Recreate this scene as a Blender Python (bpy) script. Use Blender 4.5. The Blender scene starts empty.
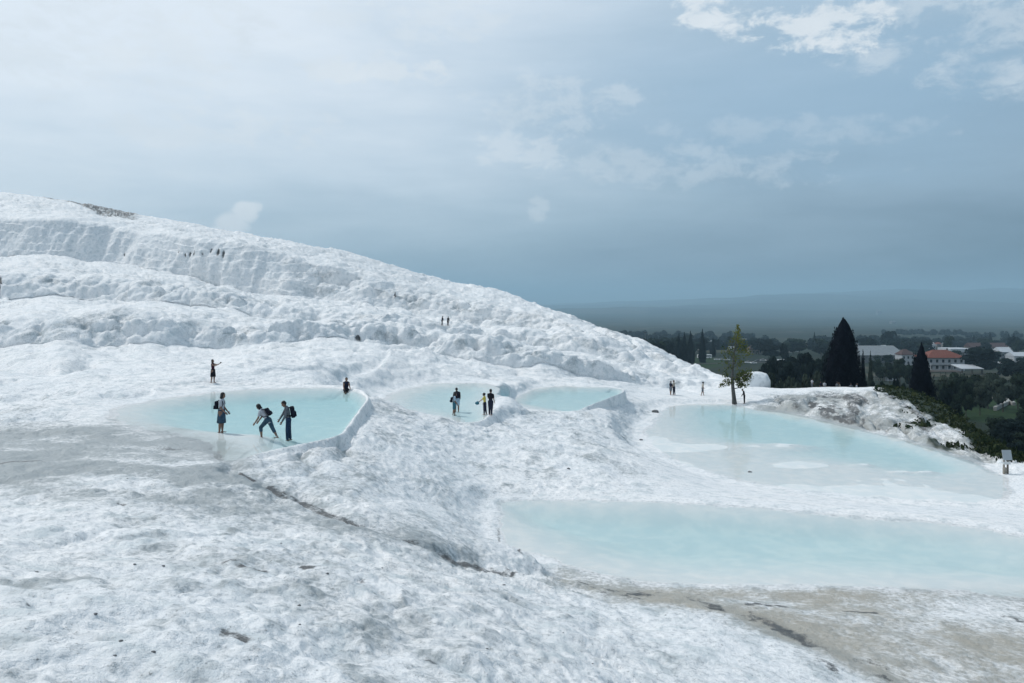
import bpy, bmesh, math, random
import numpy as np
from mathutils import Vector, Matrix

# ------------------------------------------------------------------ camera, sky, sun, exposure
SC = bpy.context.scene
COL = SC.collection
F = 745.0            # focal length in photo pixels
HZ = 300.0           # row of the horizon in the photo
cam = bpy.data.cameras.new('camera'); camo = bpy.data.objects.new('camera', cam); COL.objects.link(camo)
cam.sensor_width = 36.0; cam.lens = 36.0 * F / 1024.0
cam.shift_y = -(341.5 - HZ) / 1024.0
cam.clip_start = 0.1; cam.clip_end = 80000
camo.location = (0, 0, 0); camo.rotation_euler = (math.radians(90), 0, 0)
SC.camera = camo
SC.render.resolution_x = 1024; SC.render.resolution_y = 683

SUN_AZ = math.radians(-56)      # measured from the view direction, negative is left
SUN_EL = math.radians(52)
sd_ = Vector((math.sin(SUN_AZ) * math.cos(SUN_EL), math.cos(SUN_AZ) * math.cos(SUN_EL), math.sin(SUN_EL)))
sl = bpy.data.lights.new('sun', 'SUN'); sl.energy = 2.15; sl.angle = math.radians(2.0); sl.color = (1.0, 0.97, 0.93)
so = bpy.data.objects.new('sun', sl); COL.objects.link(so)
so.rotation_euler = sd_.to_track_quat('Z', 'Y').to_euler()

W = bpy.data.worlds.new('World'); SC.world = W; W.use_nodes = True
def build_world():
    nt = W.node_tree; nt.nodes.clear()
    N = nt.nodes.new; L = nt.links.new
    def val(v):
        n = N('ShaderNodeValue'); n.outputs[0].default_value = v; return n.outputs[0]
    def m(op, a, b=None, c=None, clamp=False):
        n = N('ShaderNodeMath'); n.operation = op; n.use_clamp = clamp
        for i, x in enumerate((a, b, c)):
            if x is None: continue
            if isinstance(x, (int, float)): n.inputs[i].default_value = x
            else: L(x, n.inputs[i])
        return n.outputs[0]
    def sstep(x, lo, hi):
        n = N('ShaderNodeMapRange'); n.interpolation_type = 'SMOOTHSTEP'
        L(x, n.inputs[0]); n.inputs[1].default_value = lo; n.inputs[2].default_value = hi
        return n.outputs[0]
    def mixc(f, a, b):
        n = N('ShaderNodeMix'); n.data_type = 'RGBA'
        if isinstance(f, (int, float)): n.inputs[0].default_value = f
        else: L(f, n.inputs[0])
        for s, x in ((6, a), (7, b)):
            if isinstance(x, tuple): n.inputs[s].default_value = (*x, 1)
            else: L(x, n.inputs[s])
        return n.outputs[2]
    out = N('ShaderNodeOutputWorld'); bg = N('ShaderNodeBackground'); bg.inputs[1].default_value = 0.1
    L(bg.outputs[0], out.inputs[0])
    sky = N('ShaderNodeTexSky'); sky.sky_type = 'NISHITA'; sky.sun_disc = False
    sky.sun_elevation = SUN_EL; sky.sun_rotation = SUN_AZ
    sky.air_density = 1.2; sky.dust_density = 3.0; sky.ozone_density = 2.0; sky.altitude = 300
    tc = N('ShaderNodeTexCoord')
    sep = N('ShaderNodeSeparateXYZ'); L(tc.outputs['Generated'], sep.inputs[0])
    X, Y, Z = sep.outputs
    # coordinates on a flat cloud deck
    den = m('ADD', m('ABSOLUTE', Z), 0.10)
    cx = m('DIVIDE', X, den); cy = m('DIVIDE', Y, den)
    comb = N('ShaderNodeCombineXYZ'); L(cx, comb.inputs[0]); L(cy, comb.inputs[1])
    def noise(vec, scale, detail=6, rough=0.55, dist=0.0, mscale=(1, 1, 1), off=(0, 0, 0)):
        mp = N('ShaderNodeMapping'); mp.inputs['Scale'].default_value = mscale; mp.inputs['Location'].default_value = off
        L(vec, mp.inputs[0])
        n = N('ShaderNodeTexNoise'); n.inputs['Scale'].default_value = scale; n.inputs['Detail'].default_value = detail
        n.inputs['Roughness'].default_value = rough; n.inputs['Distortion'].default_value = dist
        L(mp.outputs[0], n.inputs['Vector']); return n.outputs[0]
    deck = comb.outputs[0]
    n1 = noise(deck, 0.55, 7, 0.55, 0.4, (1.0, 0.8, 1), (3.1, 1.7, 0))
    n2 = noise(tc.outputs['Generated'], 3.2, 7, 0.52, 0.5, (1.0, 1.0, 3.2), (0.4, 0.2, 0.7))
    n3 = noise(tc.outputs['Generated'], 9.0, 6, 0.6, 0.3, (1, 1, 1.6))
    # how thick the bright veil of cloud is, thicker high up and to the left, thin and dark low on the right
    q = m('ADD', m('MULTIPLY', m('SUBTRACT', m('MINIMUM', Z, 0.42), m('MULTIPLY', m('MAXIMUM', m('SUBTRACT', Z, 0.42), 0.0), 0.5)), 2.1), m('MULTIPLY', X, -0.95))
    q = m('ADD', m('ADD', q, 0.22), m('MULTIPLY', m('SUBTRACT', n1, 0.5), 0.50))
    q = m('ADD', q, m('MULTIPLY', m('SUBTRACT', n2, 0.5), 0.6))
    n4 = noise(tc.outputs['Generated'], 5.0, 9, 0.60, 0.15, (0.8, 1.0, 5.0), (5.4, 2.9, 1.2))
    q = m('ADD', q, m('MULTIPLY', m('SUBTRACT', n4, 0.5), 0.55))
    q = m('SUBTRACT', q, m('MULTIPLY', sstep(Z, 0.16, -0.02), m('MULTIPLY_ADD', X, 0.15, 0.22)))
    cr = N('ShaderNodeValToRGB')
    L(m('MULTIPLY_ADD', q, 0.5, 0.3, clamp=True), cr.inputs[0])
    e = cr.color_ramp.elements
    stops = [(-0.50, (0.145, 0.235, 0.322)), (-0.1, (0.262, 0.380, 0.495)), (0.25, (0.365, 0.502, 0.622)), (0.5, (0.465, 0.600, 0.718)),
             (0.8, (0.625, 0.745, 0.855)), (1.2, (0.83, 0.91, 0.985))]
    while len(e) < len(stops): e.new(0.5)
    for el, (p, c) in zip(e, stops):
        el.position = min(1, max(0, p * 0.5 + 0.3)); el.color = (*[v * 10 for v in c], 1)
    base = mixc(0.88, sky.outputs[0], cr.outputs[0])
    # clearer blue window high on the right, where the lone cumulus stand
    ys = m('MAXIMUM', Y, 0.05); u = m('DIVIDE', X, ys); v = m('DIVIDE', Z, ys)
    def blob(px, py, a, b, k=1.1, lo=0.0, hi=0.9, ns=None):
        uc, vc = (px - 512) / F, (HZ - py) / F
        du = m('DIVIDE', m('SUBTRACT', u, uc), a / F); dv = m('DIVIDE', m('SUBTRACT', v, vc), b / F)
        r = m('ADD', m('MULTIPLY', du, du), m('MULTIPLY', dv, dv))
        s = m('SUBTRACT', 1.0, r)
        s = m('ADD', s, m('MULTIPLY', m('SUBTRACT', ns if ns is not None else n3, 0.5), k * 3))
        return m('MULTIPLY', sstep(s, lo, hi), m('GREATER_THAN', Y, 0.06))
    blue = blob(800, 75, 330, 130, 0.5, -0.2, 1.2, n2)
    base = mixc(m('MULTIPLY', blue, 0.62), base, (2.9, 4.6, 6.3))
    cl = None
    nf = noise(tc.outputs['Generated'], 22.0, 10, 0.66, 0.25, (1, 1, 1.9), (2.2, 0.1, 0.3))
    for (px, py, a, b, k, s, hi) in ((830, 27, 84, 30, 2.4, 0.98, 1.35), (712, 8, 38, 34, 2.2, 0.95, 1.35), (990, 70, 90, 38, 2.4, 0.55, 2.0), (885, 52, 60, 24, 2.4, 0.5, 2.0),
                      (230, 225, 24, 15, .7, 0.9, .7), (246, 213, 17, 14, .8, 0.9, .8), (221, 229, 16, 8, .8, .7, .8), (256, 208, 8, 6, .8, .7, .8), (536, 209, 15, 14, 1.8, 0.35, 1.0), (365, 68, 90, 18, 2.6, 0.7, 1.2), (525, 152, 50, 20, 2.6, 0.45, 1.1),
                      (220, 128, 130, 22, 2.6, 0.45, 1.3), (700, 166, 180, 22, 2.4, 0.30, 1.4), (90, 40, 220, 60, 2.4, 0.55, 1.6), (560, 105, 90, 34, 2.4, 0.35, 1.4), (960, 20, 110, 34, 2.4, 0.42, 1.4), (420, 20, 120, 24, 2.4, .45, 1.4), (800, 130, 160, 16, 2.2, .22, 1.4)):
        bb = m('MULTIPLY', blob(px, py, a, b, k, 0.0, hi, nf), s)
        cl = bb if cl is None else m('MAXIMUM', cl, bb)
    shade = mixc(n3, (6.2, 7.1, 7.9), (8.8, 9.3, 9.7))
    col = mixc(cl, base, shade)
    L(col, bg.inputs[0])
build_world()
vs = SC.view_settings
SC.display_settings.display_device = 'sRGB'
vs.view_transform = 'Standard'; vs.look = 'None'; vs.gamma = 1.0; vs.exposure = 0.0; vs.use_curve_mapping = False
cy = SC.cycles
cy.use_denoising = True
try: cy.denoiser = 'OPENIMAGEDENOISE'
except Exception: pass
cy.max_bounces = 8; cy.diffuse_bounces = 3; cy.glossy_bounces = 3; cy.transmission_bounces = 4
cy.transparent_max_bounces = 24; cy.volume_bounces = 0; cy.volume_step_rate = 4.0; cy.use_adaptive_sampling = True
cy.adaptive_threshold = 0.02
cy.sample_clamp_indirect = 6

# ------------------------------------------------------------------ small helpers
def tag(o, label=None, cat=None, group=None, kind=None):
    if label: o['label'] = label
    if cat: o['category'] = cat
    if group: o['group'] = group
    if kind: o['kind'] = kind
    return o
def empty(name, loc=(0, 0, 0), rz=0.0):
    o = bpy.data.objects.new(name, None); COL.objects.link(o); o.location = loc; o.rotation_euler = (0, 0, rz)
    o.empty_display_size = 0.3
    return o
def link(name, me, mat=None, parent=None):
    o = bpy.data.objects.new(name, me); COL.objects.link(o)
    if mat is not None:
        me.materials.clear(); me.materials.append(mat)
    if parent is not None: o.parent = parent
    return o
def mesh_np(name, verts, faces, smooth=True):
    """faces: (n,4) or (n,3) int array"""
    me = bpy.data.meshes.new(name)
    verts = np.ascontiguousarray(verts, dtype=np.float32); faces = np.ascontiguousarray(faces, dtype=np.int32)
    k = faces.shape[1]
    me.vertices.add(len(verts)); me.vertices.foreach_set('co', verts.ravel())
    me.loops.add(faces.size); me.loops.foreach_set('vertex_index', faces.ravel())
    me.polygons.add(len(faces)); me.polygons.foreach_set('loop_start', np.arange(0, faces.size, k, dtype=np.int32))
    me.polygons.foreach_set('loop_total', np.full(len(faces), k, dtype=np.int32))
    me.update(calc_edges=True)
    if smooth: me.polygons.foreach_set('use_smooth', np.ones(len(faces), dtype=bool))
    return me
def attr(me, name, arr):
    a = me.attributes.new(name, 'FLOAT', 'POINT'); a.data.foreach_set('value', np.ascontiguousarray(arr, dtype=np.float32).ravel())
def P(px, py, Y): return ((px - 512) / F * Y, Y, (HZ - py) / F * Y)

class Nodes:
    def __init__(s, name):
        s.mat = bpy.data.materials.new(name); s.mat.use_nodes = True; s.nt = s.mat.node_tree; s.nt.nodes.clear()
        s.out = s.nt.nodes.new('ShaderNodeOutputMaterial')
    def n(s, t, **kw):
        x = s.nt.nodes.new(t)
        for k, v in kw.items(): setattr(x, k, v)
        return x
    def l(s, a, b): s.nt.links.new(a, b)
    def set(s, sock, v):
        if hasattr(v, 'is_output') or isinstance(v, bpy.types.NodeSocket): s.l(v, sock)
        elif isinstance(v, tuple) and len(v) == 3 and sock.type == 'RGBA': sock.default_value = (*v, 1)
        else: sock.default_value = v
    def math(s, op, a, b=None, c=None, clamp=False):
        x = s.n('ShaderNodeMath', operation=op, use_clamp=clamp)
        for i, v in enumerate((a, b, c)):
            if v is not None: s.set(x.inputs[i], v)
        return x.outputs[0]
    def mix(s, f, a, b):
        x = s.n('ShaderNodeMix', data_type='RGBA'); s.set(x.inputs[0], f); s.set(x.inputs[6], a); s.set(x.inputs[7], b); return x.outputs[2]
    def rng(s, v, a, b, c=0.0, d=1.0):
        x = s.n('ShaderNodeMapRange', interpolation_type='SMOOTHSTEP'); s.set(x.inputs[0], v)
        for i, k in enumerate((a, b, c, d)): x.inputs[i + 1].default_value = k
        return x.outputs[0]
    def noise(s, scale, detail=5, rough=0.55, vec=None, mscale=None, dist=0.0):
        if vec is None: vec = s.pos()
        if mscale is not None:
            mp = s.n('ShaderNodeMapping'); mp.inputs['Scale'].default_value = mscale; s.l(vec, mp.inputs[0]); vec = mp.outputs[0]
        x = s.n('ShaderNodeTexNoise'); x.inputs['Scale'].default_value = scale; x.inputs['Detail'].default_value = detail
        x.inputs['Roughness'].default_value = rough; x.inputs['Distortion'].default_value = dist; s.l(vec, x.inputs['Vector']); return x.outputs[0]
    def pos(s):
        if not hasattr(s, '_p'): s._p = s.n('ShaderNodeTexCoord').outputs['Object']
        return s._p
    def at(s, name):
        return s.n('ShaderNodeAttribute', attribute_name=name).outputs['Fac']
    def bsdf(s, col, rough=0.6, spec=0.3, normal=None, metal=0.0):
        b = s.n('ShaderNodeBsdfPrincipled'); s.set(b.inputs['Base Color'], col); s.set(b.inputs['Roughness'], rough)
        s.set(b.inputs['Specular IOR Level'], spec); s.set(b.inputs['Metallic'], metal)
        if normal is not None: s.l(normal, b.inputs['Normal'])
        s.l(b.outputs[0], s.out.inputs[0]); return b
    def bump(s, h, strength=0.4, dist=0.05, normal=None):
        x = s.n('ShaderNodeBump'); s.set(x.inputs['Height'], h); x.inputs['Strength'].default_value = strength; x.inputs['Distance'].default_value = dist
        if normal is not None: s.l(normal, x.inputs['Normal'])
        return x.outputs[0]

_simple = {}
def paint(name, col, rough=0.6, var=0.15, scale=6.0, spec=0.3, metal=0.0):
    """a plain material whose colour wanders a little"""
    if name in _simple: return _simple[name]
    k = Nodes(name)
    n = k.noise(scale, 4, 0.6)
    c = k.mix(k.rng(n, 0.3, 0.7), tuple(v * (1 - var) for v in col), tuple(min(1, v * (1 + var)) for v in col))
    k.bsdf(c, rough, spec, metal=metal)
    _simple[name] = k.mat; return k.mat

# ------------------------------------------------------------------ noise in numpy
_rs = np.random.RandomState(7)
def _hash(ix, iy, iz, seed):
    h = (ix.astype(np.uint32) * np.uint32(374761393)) ^ (iy.astype(np.uint32) * np.uint32(668265263)) ^ (iz.astype(np.uint32) * np.uint32(2147483647)) ^ np.uint32(seed * 2654435761 % 2**32)
    h = (h ^ (h >> np.uint32(13))) * np.uint32(1274126177)
    h = (h ^ (h >> np.uint32(16))) * np.uint32(2246822519)
    return h ^ (h >> np.uint32(15))
def vnoise(x, y, z, seed=0):
    """smooth value noise, about -1..1"""
    x = np.asarray(x, np.float32); y = np.asarray(y, np.float32); z = np.asarray(z, np.float32)
    fx, fy, fz = np.floor(x), np.floor(y), np.floor(z)
    ix, iy, iz = fx.astype(np.int64), fy.astype(np.int64), fz.astype(np.int64)
    u, v, w = x - fx, y - fy, z - fz
    u = u * u * u * (u * (u * 6 - 15) + 10); v = v * v * v * (v * (v * 6 - 15) + 10); w = w * w * w * (w * (w * 6 - 15) + 10)
    r = 0
    for dx in (0, 1):
        wx = u if dx else 1 - u
        for dy in (0, 1):
            wy = v if dy else 1 - v
            for dz in (0, 1):
                wz = w if dz else 1 - w
                r = r + wx * wy * wz * (_hash(ix + dx, iy + dy, iz + dz, seed).astype(np.float32) / 4294967295.0)
    return (r * 2 - 1).astype(np.float32)
def fbm(x, y, z, oct=4, seed=0, gain=0.5):
    r = 0; a = 1.0; t = 0
    for i in range(oct):
        f = 2.03 ** i
        r = r + a * vnoise(x * f + i * 17.3, y * f - i * 9.1, z * f + i * 4.7, seed + i); t += a; a *= gain
    return r / t
def domes(x, y, z, seed=0, R=0.95):
    """cauliflower lumps: union of round domes on jittered cells, 0..1, sharp creases between them"""
    fx, fy, fz = np.floor(x), np.floor(y), np.floor(z)
    ix, iy, iz = fx.astype(np.int64), fy.astype(np.int64), fz.astype(np.int64)
    best = np.full(np.shape(x), 9.0, np.float32)
    for dx in (-1, 0, 1):
        for dy in (-1, 0, 1):
            for dz in (-1, 0, 1):
                h = _hash(ix + dx, iy + dy, iz + dz, seed)
                jx = (h & np.uint32(1023)).astype(np.float32) / 1023.0
                jy = ((h >> np.uint32(10)) & np.uint32(1023)).astype(np.float32) / 1023.0
                jz = ((h >> np.uint32(20)) & np.uint32(1023)).astype(np.float32) / 1023.0
                d = (fx + dx + jx - x) ** 2 + (fy + dy + jy - y) ** 2 + (fz + dz + jz - z) ** 2
                np.minimum(best, d, out=best)
    return np.sqrt(np.maximum(0, 1 - best / (R * R))).astype(np.float32)
def sm(x, a, b):
    t = np.clip((x - a) / (b - a), 0, 1); return t * t * (3 - 2 * t)
# ------------------------------------------------------------------ the travertine slope: profiles of the hillside, lofted
def pz(py, z): return (z, z * F / (HZ - py))
def pY(py, Y): return ((HZ - py) / F * Y, Y)
def zY(z, Y): return (z, Y)
def drop(Y, z=-11.6, s=1.0):      # the far side of the terraces falling to the valley
    return [zY(z - .5, Y + 2 * s), zY(z - 2.0, Y + 5 * s), zY(z - 4.5, Y + 9 * s), zY(z - 8, Y + 14 * s), zY(z - 13, Y + 24 * s), zY(z - 22, Y + 45 * s)]
PROF = {
 -300: [pz(760, -2.0), pz(640, -2.4), pz(560, -3.6), pz(500, -4.5), pz(440, -5.2), pY(403, 40), pY(378, 50), pY(357, 72), pY(337, 77), pY(306, 118), pY(286, 124), pY(256, 185), pY(220, 192), pY(185, 285)],
 0: [pz(760, -2.6), pz(640, -3.2), pz(560, -4.1), pz(500, -4.75), pz(440, -5.4), pz(403, -5.4), pY(378, 50), pY(353, 74), pY(328, 80), pY(305, 120), pY(284, 127), pY(259, 188), pY(222, 195), pY(190, 280)],
 70: [pz(760, -2.7), pz(640, -3.35), pz(560, -4.2), pz(500, -4.82), pz(440, -5.42), pz(403, -5.4), pY(378, 50), pY(353, 74), pY(326, 81), pY(305, 121), pY(284, 128), pY(261, 190), pY(223, 196), pY(200.5, 280)],
 120: [pz(760, -2.8), pz(640, -3.5), pz(560, -4.3), pz(500, -4.9), pz(440, -5.45), pz(405, -5.4), pY(378, 50), pY(352, 77), pY(325, 82), pY(308, 120), pY(289, 127), pY(265, 190), pY(233, 197), pY(211, 278)],
 240: [pz(760, -3.0), pz(640, -3.8), pz(560, -4.7), pz(500, -5.32), pz(445, -5.58), pz(388, -5.45), pY(375, 52), pY(352, 80), pY(330, 85), pY(321, 114), pY(304, 122), pY(294, 176), pY(246, 184), pY(234, 265)],
 300: [pz(760, -3.15), pz(640, -4.0), pz(560, -5.0), pz(500, -5.85), pz(445, -5.8), pz(389, -5.45), pY(375, 54), pY(350, 83), pY(328, 88), pY(325, 113), pY(306, 121), pY(298, 172), pY(261, 180), pY(243, 255)],
 360: [pz(760, -3.3), pz(640, -4.2), pz(560, -5.3), pz(500, -6.1), pz(440, -5.88), pz(401, -5.65), pY(379, 58), pY(347, 87), pY(333, 92), pY(330, 112), pY(314, 120), pY(304, 168), pY(276, 176), pY(259, 245)],
 420: [pz(760, -3.5), pz(640, -4.5), pz(560, -5.9), pz(500, -7.0), pz(440, -6.85), pz(411, -7.05), pY(382, 64), pY(356, 88), pY(340, 94), pY(336, 114), pY(322, 122), pY(315, 164), pY(290, 172), pY(275, 235)],
 480: [pz(760, -3.7), pz(640, -4.8), pz(560, -7.0), pz(503, -8.2), pz(440, -8.1), pz(418, -8.0), pY(386, 70), pY(369, 88), pY(349, 92.5), pY(345, 116), pY(333, 121), pY(329, 158), pY(305, 164), pY(290.5, 222)],
 560: [pz(760, -4.3), pz(640, -5.8), pz(573, -8.3), pz(501, -8.4), pz(440, -8.9), pz(413, -9.12), pY(387, 81), pY(381, 90), pY(361, 94), pY(356, 114), pY(337, 118.5), pY(333, 148), pY(319, 153), pY(314, 186)],
 600: [pz(760, -4.7), pz(640, -6.3), pz(582, -8.35), pz(502, -8.4), pz(440, -9.2), pz(410, -9.55), pY(388, 82), pY(385, 92), pY(366, 95.5), pY(361, 113), pY(345, 117), pY(341, 140), pY(335, 144), pY(330, 172)],
 640: [pz(760, -5.1), pz(640, -6.7), pz(586, -8.35), pz(503, -8.4), pz(440, -10.8), pz(403, -10.75), pY(390, 90), pY(388.5, 95), pY(374, 98.5), pY(367, 109), pY(358, 115), pY(355, 126), pY(351, 131), pY(347, 145)],
 700: [pz(760, -5.5), pz(640, -7.0), pz(588, -8.35), pz(505, -8.4), pz(473, -11.2), pz(403.5, -11.05), pY(390, 90), pY(387, 98), pY(381, 102), pY(378, 106), pY(375, 110), pY(373, 114), pY(371.5, 118), pY(370, 124)],
 740: [pz(760, -5.8), pz(640, -7.2), pz(589, -8.35), pz(508, -8.4), pz(481, -11.25), pz(404, -11.1), pY(390, 90), pY(387, 97), pY(383, 101), pY(380, 105), pY(379, 108), pY(378, 111), pY(377.5, 114), pY(377, 118)],
 780: [pz(760, -6.0), pz(640, -7.4), pz(589, -8.35), pz(511, -8.4), pz(488, -11.25), pz(411.5, -11.1), pz(402, -10.5), pz(389, -11.0)] + drop(93, -11.1),
 820: [pz(760, -6.2), pz(640, -7.55), pz(589, -8.35), pz(514, -8.4), pz(493, -11.25), pz(420, -11.2), pz(396, -10.2), pz(387.5, -10.9)] + drop(93.5, -11.1),
 860: [pz(760, -6.4), pz(640, -7.7), pz(590, -8.35), pz(517, -8.4), pz(498, -11.3), pz(429, -11.2), pz(392, -9.7), pz(388, -10.3)] + drop(92, -11.0),
 900: [pz(760, -6.6), pz(640, -7.8), pz(590, -8.35), pz(521, -8.4), pz(501, -11.3), pz(437.5, -11.2), pz(403, -10.2), pz(385.5, -10.7)] + drop(93.5, -11.1),
 940: [pz(760, -6.8), pz(640, -7.9), pz(591, -8.35), pz(525, -8.4), pz(503, -11.3), pz(448, -11.2), pz(425, -10.8), pz(402, -11.0)] + drop(80.3, -11.4, 0.9),
 985: [pz(760, -7.0), pz(640, -8.0), pz(592, -8.35), pz(530, -8.4), pz(506, -11.3), pz(461, -11.2), pz(450, -11.2), pz(441, -11.2)] + drop(59.2, -11.5, 0.75),
 1024: [pz(760, -7.1), pz(640, -8.05), pz(594, -8.35), pz(536, -8.4), pz(508, -11.3), pz(472, -11.2), pz(463, -11.2), pz(461, -11.2)] + drop(51.8, -11.5, 0.75),
 1300: [pz(760, -7.8), pz(660, -8.3), pz(612, -8.4), pz(576, -8.45), pz(540, -11.3), pz(519, -11.2), pz(509, -11.2), pz(507, -11.2)] + drop(40.3, -11.5, 0.75),
}
cols = sorted(PROF)
for c in cols:
    if c <= 740:
        zg, yg = PROF[c][13]
        PROF[c] = PROF[c] + [zY(zg - 4, yg + 30), zY(zg - 45, yg + 150)]
    else:
        zg, yg = PROF[c][13]
        PROF[c] = PROF[c] + [zY(zg - 15, yg + 40), zY(zg - 40, yg + 120)]
CT = np.array([[PROF[c][k] for k in range(16)] for c in cols])         # column, line, (z, Y)
# mesh columns (directions from the viewpoint; only a level-of-detail choice)
PX = np.concatenate([np.arange(-300, -30, 6.0), np.arange(-30, 1055, 1.1), np.arange(1055, 1300, 6.0)])
def smooth1(a, s):
    r = int(3 * s); k = np.exp(-0.5 * (np.arange(-r, r + 1) / s) ** 2); k /= k.sum()
    return np.convolve(np.pad(a, r, mode='edge'), k, mode='valid')
grid = np.arange(-300, 1301, 2.0)
ZL = []; YL = []
for k in range(16):
    zz = smooth1(np.interp(grid, cols, CT[:, k, 0]), 7); yy = 1.0 / smooth1(np.interp(grid, cols, 1.0 / CT[:, k, 1]), 7)
    ZL.append(np.interp(PX, grid, zz)); YL.append(np.interp(PX, grid, yy))
ZL = np.array(ZL); YL = np.array(YL)
for k in range(7, 13):      # the ledges wander up and down
    wv = vnoise(PX / 55.0, PX * 0 + k * 7.3, PX * 0, 15) * 3.2 + vnoise(PX / 21.0, PX * 0 + k * 3.1, PX * 0, 16) * 2.0
    ZL[k] += YL[k] / F * wv * (1 - sm(PX, 600, 700)) * (0.45 if k == 12 else 1.0)
    YL[k] *= 1 + 0.012 * vnoise(PX / 40.0, PX * 0 + k * 5.7, PX * 0, 17)
#            L0   L1   L2   L3   L4   L5   L6   A    B    C    D    E    F    G    H   I
NROW = [110, 88, 72, 90, 120, 120, 60, 40, 46, 34, 46, 66, 50, 8, 6]
rowsZ = []; rowsY = []; rowK = []
for k in range(15):
    n = NROW[k]; t = np.arange(n)[:, None] / n
    Y = 1.0 / ((1 - t) / YL[k] + t / YL[k + 1])
    dy = YL[k + 1] - YL[k]
    fr = np.where(np.abs(dy) > 0.5, (Y - YL[k]) / np.where(np.abs(dy) < 1e-6, 1, dy), t)
    rowsZ.append(ZL[k] + fr * (ZL[k + 1] - ZL[k])); rowsY.append(Y); rowK.append(k + np.broadcast_to(t, Y.shape))
rowsZ.append(ZL[15][None]); rowsY.append(YL[15][None]); rowK.append(np.full((1, len(PX)), 15.0))
TZ = np.concatenate(rowsZ); TY = np.concatenate(rowsY); TK = np.concatenate(rowK)
def smooth_rows(a, n):
    for _ in range(n):
        b = a.copy(); b[1:-1] = 0.25 * a[:-2] + 0.5 * a[1:-1] + 0.25 * a[2:]; a = b
    return a
TZ = smooth_rows(TZ, 6)
NR, NC = TZ.shape
TPX = np.broadcast_to(PX, TZ.shape)
TX = (TPX - 512) / F * TY
TPY = HZ - TZ / TY * F               # where the bare slope lies, used to lay out stains on it

# --- pools: outlines on their own water level.  each outline point: px, py, rim width, rim height
POOLS = {
 'upper': (-5.5, [(118, 418, 4, .02), (122, 408, 4, .02), (150, 402, 4, .02), (200, 394.5, 4, .02), (250, 390, 3, .03), (300, 388.2, 2.5, .03), (335, 388.2, 2, .05), (355, 391, .5, .10),
                  (365.5, 398, .2, .09), (362, 406, .2, .09), (354, 417, .2, .09), (346, 428, .2, .09), (337, 436.5, .2, .09), (312, 443, .2, .09), (284, 449, .25, .09), (258, 455, .3, .09), (236, 461, .5, .08), (226, 456, 2.5, .02), (208, 442, 3, .015), (170, 432, 3, .015), (140, 426, 4, .015)]),
 'middle': (-7.7, [(386, 405, 5, .02), (398, 392, 5, .02), (436, 384.0, 4, .02), (475, 383.0, 3, .03), (496, 386, 2, .04), (500, 392, 2, .04), (494, 401, 2, .04), (489, 410, 1, .05), (486, 418, .4, .10), (476, 422.5, .4, .10), (460, 422.5, .5, .08), (442, 419, 2, .03), (410, 413, 4, .02)]),
 'back': (-9.15, [(515, 401, 1.0, .03), (531, 390.5, 1.0, .03), (556, 386.3, 3, .03), (600, 387.3, 2, .04), (619, 388.5, .6, .06), (622.5, 392.5, .2, .07), (610, 397.5, .2, .07), (598, 402.3, .2, .07), (586, 406.8, .2, .07), (574, 411.2, .4, .06), (547, 410.5, 3, .02), (524, 406.5, 3, .02)]),
 'lower': (-11.35, [(648, 437, 2.5, .03), (657, 420, 2.5, .03), (668, 408, 2, .03), (690, 404.3, 1.5, .03), (735, 404.8, 1, .04), (752, 409, .8, .06), (790, 413.5, .8, .06), (840, 425, .8, .08), (900, 439.5, .8, .08), (950, 455, .8, .06), (985, 468, 1.2, .04), (1003, 482, 3, .02), (998, 500, 3, .02), (930, 500, 3, .02), (850, 495, 3, .02), (780, 486, 3, .02), (720, 474, 3, .02), (672, 458, 3, .02)]),
 'front': (-8.45, [(497, 502, 1, .05), (512, 499.7, .8, .06), (545, 500, .6, .05), (600, 502, 1.5, .03), (700, 505, 1.5, .03), (780, 511, 2, .03), (860, 517, 2, .03), (940, 525, 2, .03), (1024, 536, 2, .03), (1290, 574, 2, .03), (1290, 612, 3, .03), (1024, 594, 3, .02), (940, 589, 2.5, .02), (860, 586, 2.5, .02), (780, 585, 2.5, .02), (700, 584, 2, .02), (640, 578, 2, .02), (590, 570, 1.5, .03), (558, 563, 1.0, .04), (536, 552, 1.6, .06), (517, 546, 1.6, .06), (508, 537, 1.8, .08), (502, 528, 1.8, .08), (501, 514, 1.6, .06)]),
}
POLY = {}
for nme, (lev, pts) in POOLS.items():
    Q = np.array([((px - 512) / F * (lev * F / (HZ - py)), lev * F / (HZ - py), w, h) for px, py, w, h in pts])
    # round the outline (Catmull-Rom)
    out = []
    n = len(Q)
    for i in range(n):
        p0, p1, p2, p3 = Q[i - 1], Q[i], Q[(i + 1) % n], Q[(i + 2) % n]
        for t in np.linspace(0, 1, 5)[:-1]:
            v = 0.5 * ((2 * p1) + (-p0 + p2) * t + (2 * p0 - 5 * p1 + 4 * p2 - p3) * t * t + (-p0 + 3 * p1 - 3 * p2 + p3) * t ** 3)
            v[2:] = p1[2:] * (1 - t) + p2[2:] * t
            out.append(v)
    POLY[nme] = (lev, np.array(out))
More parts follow.
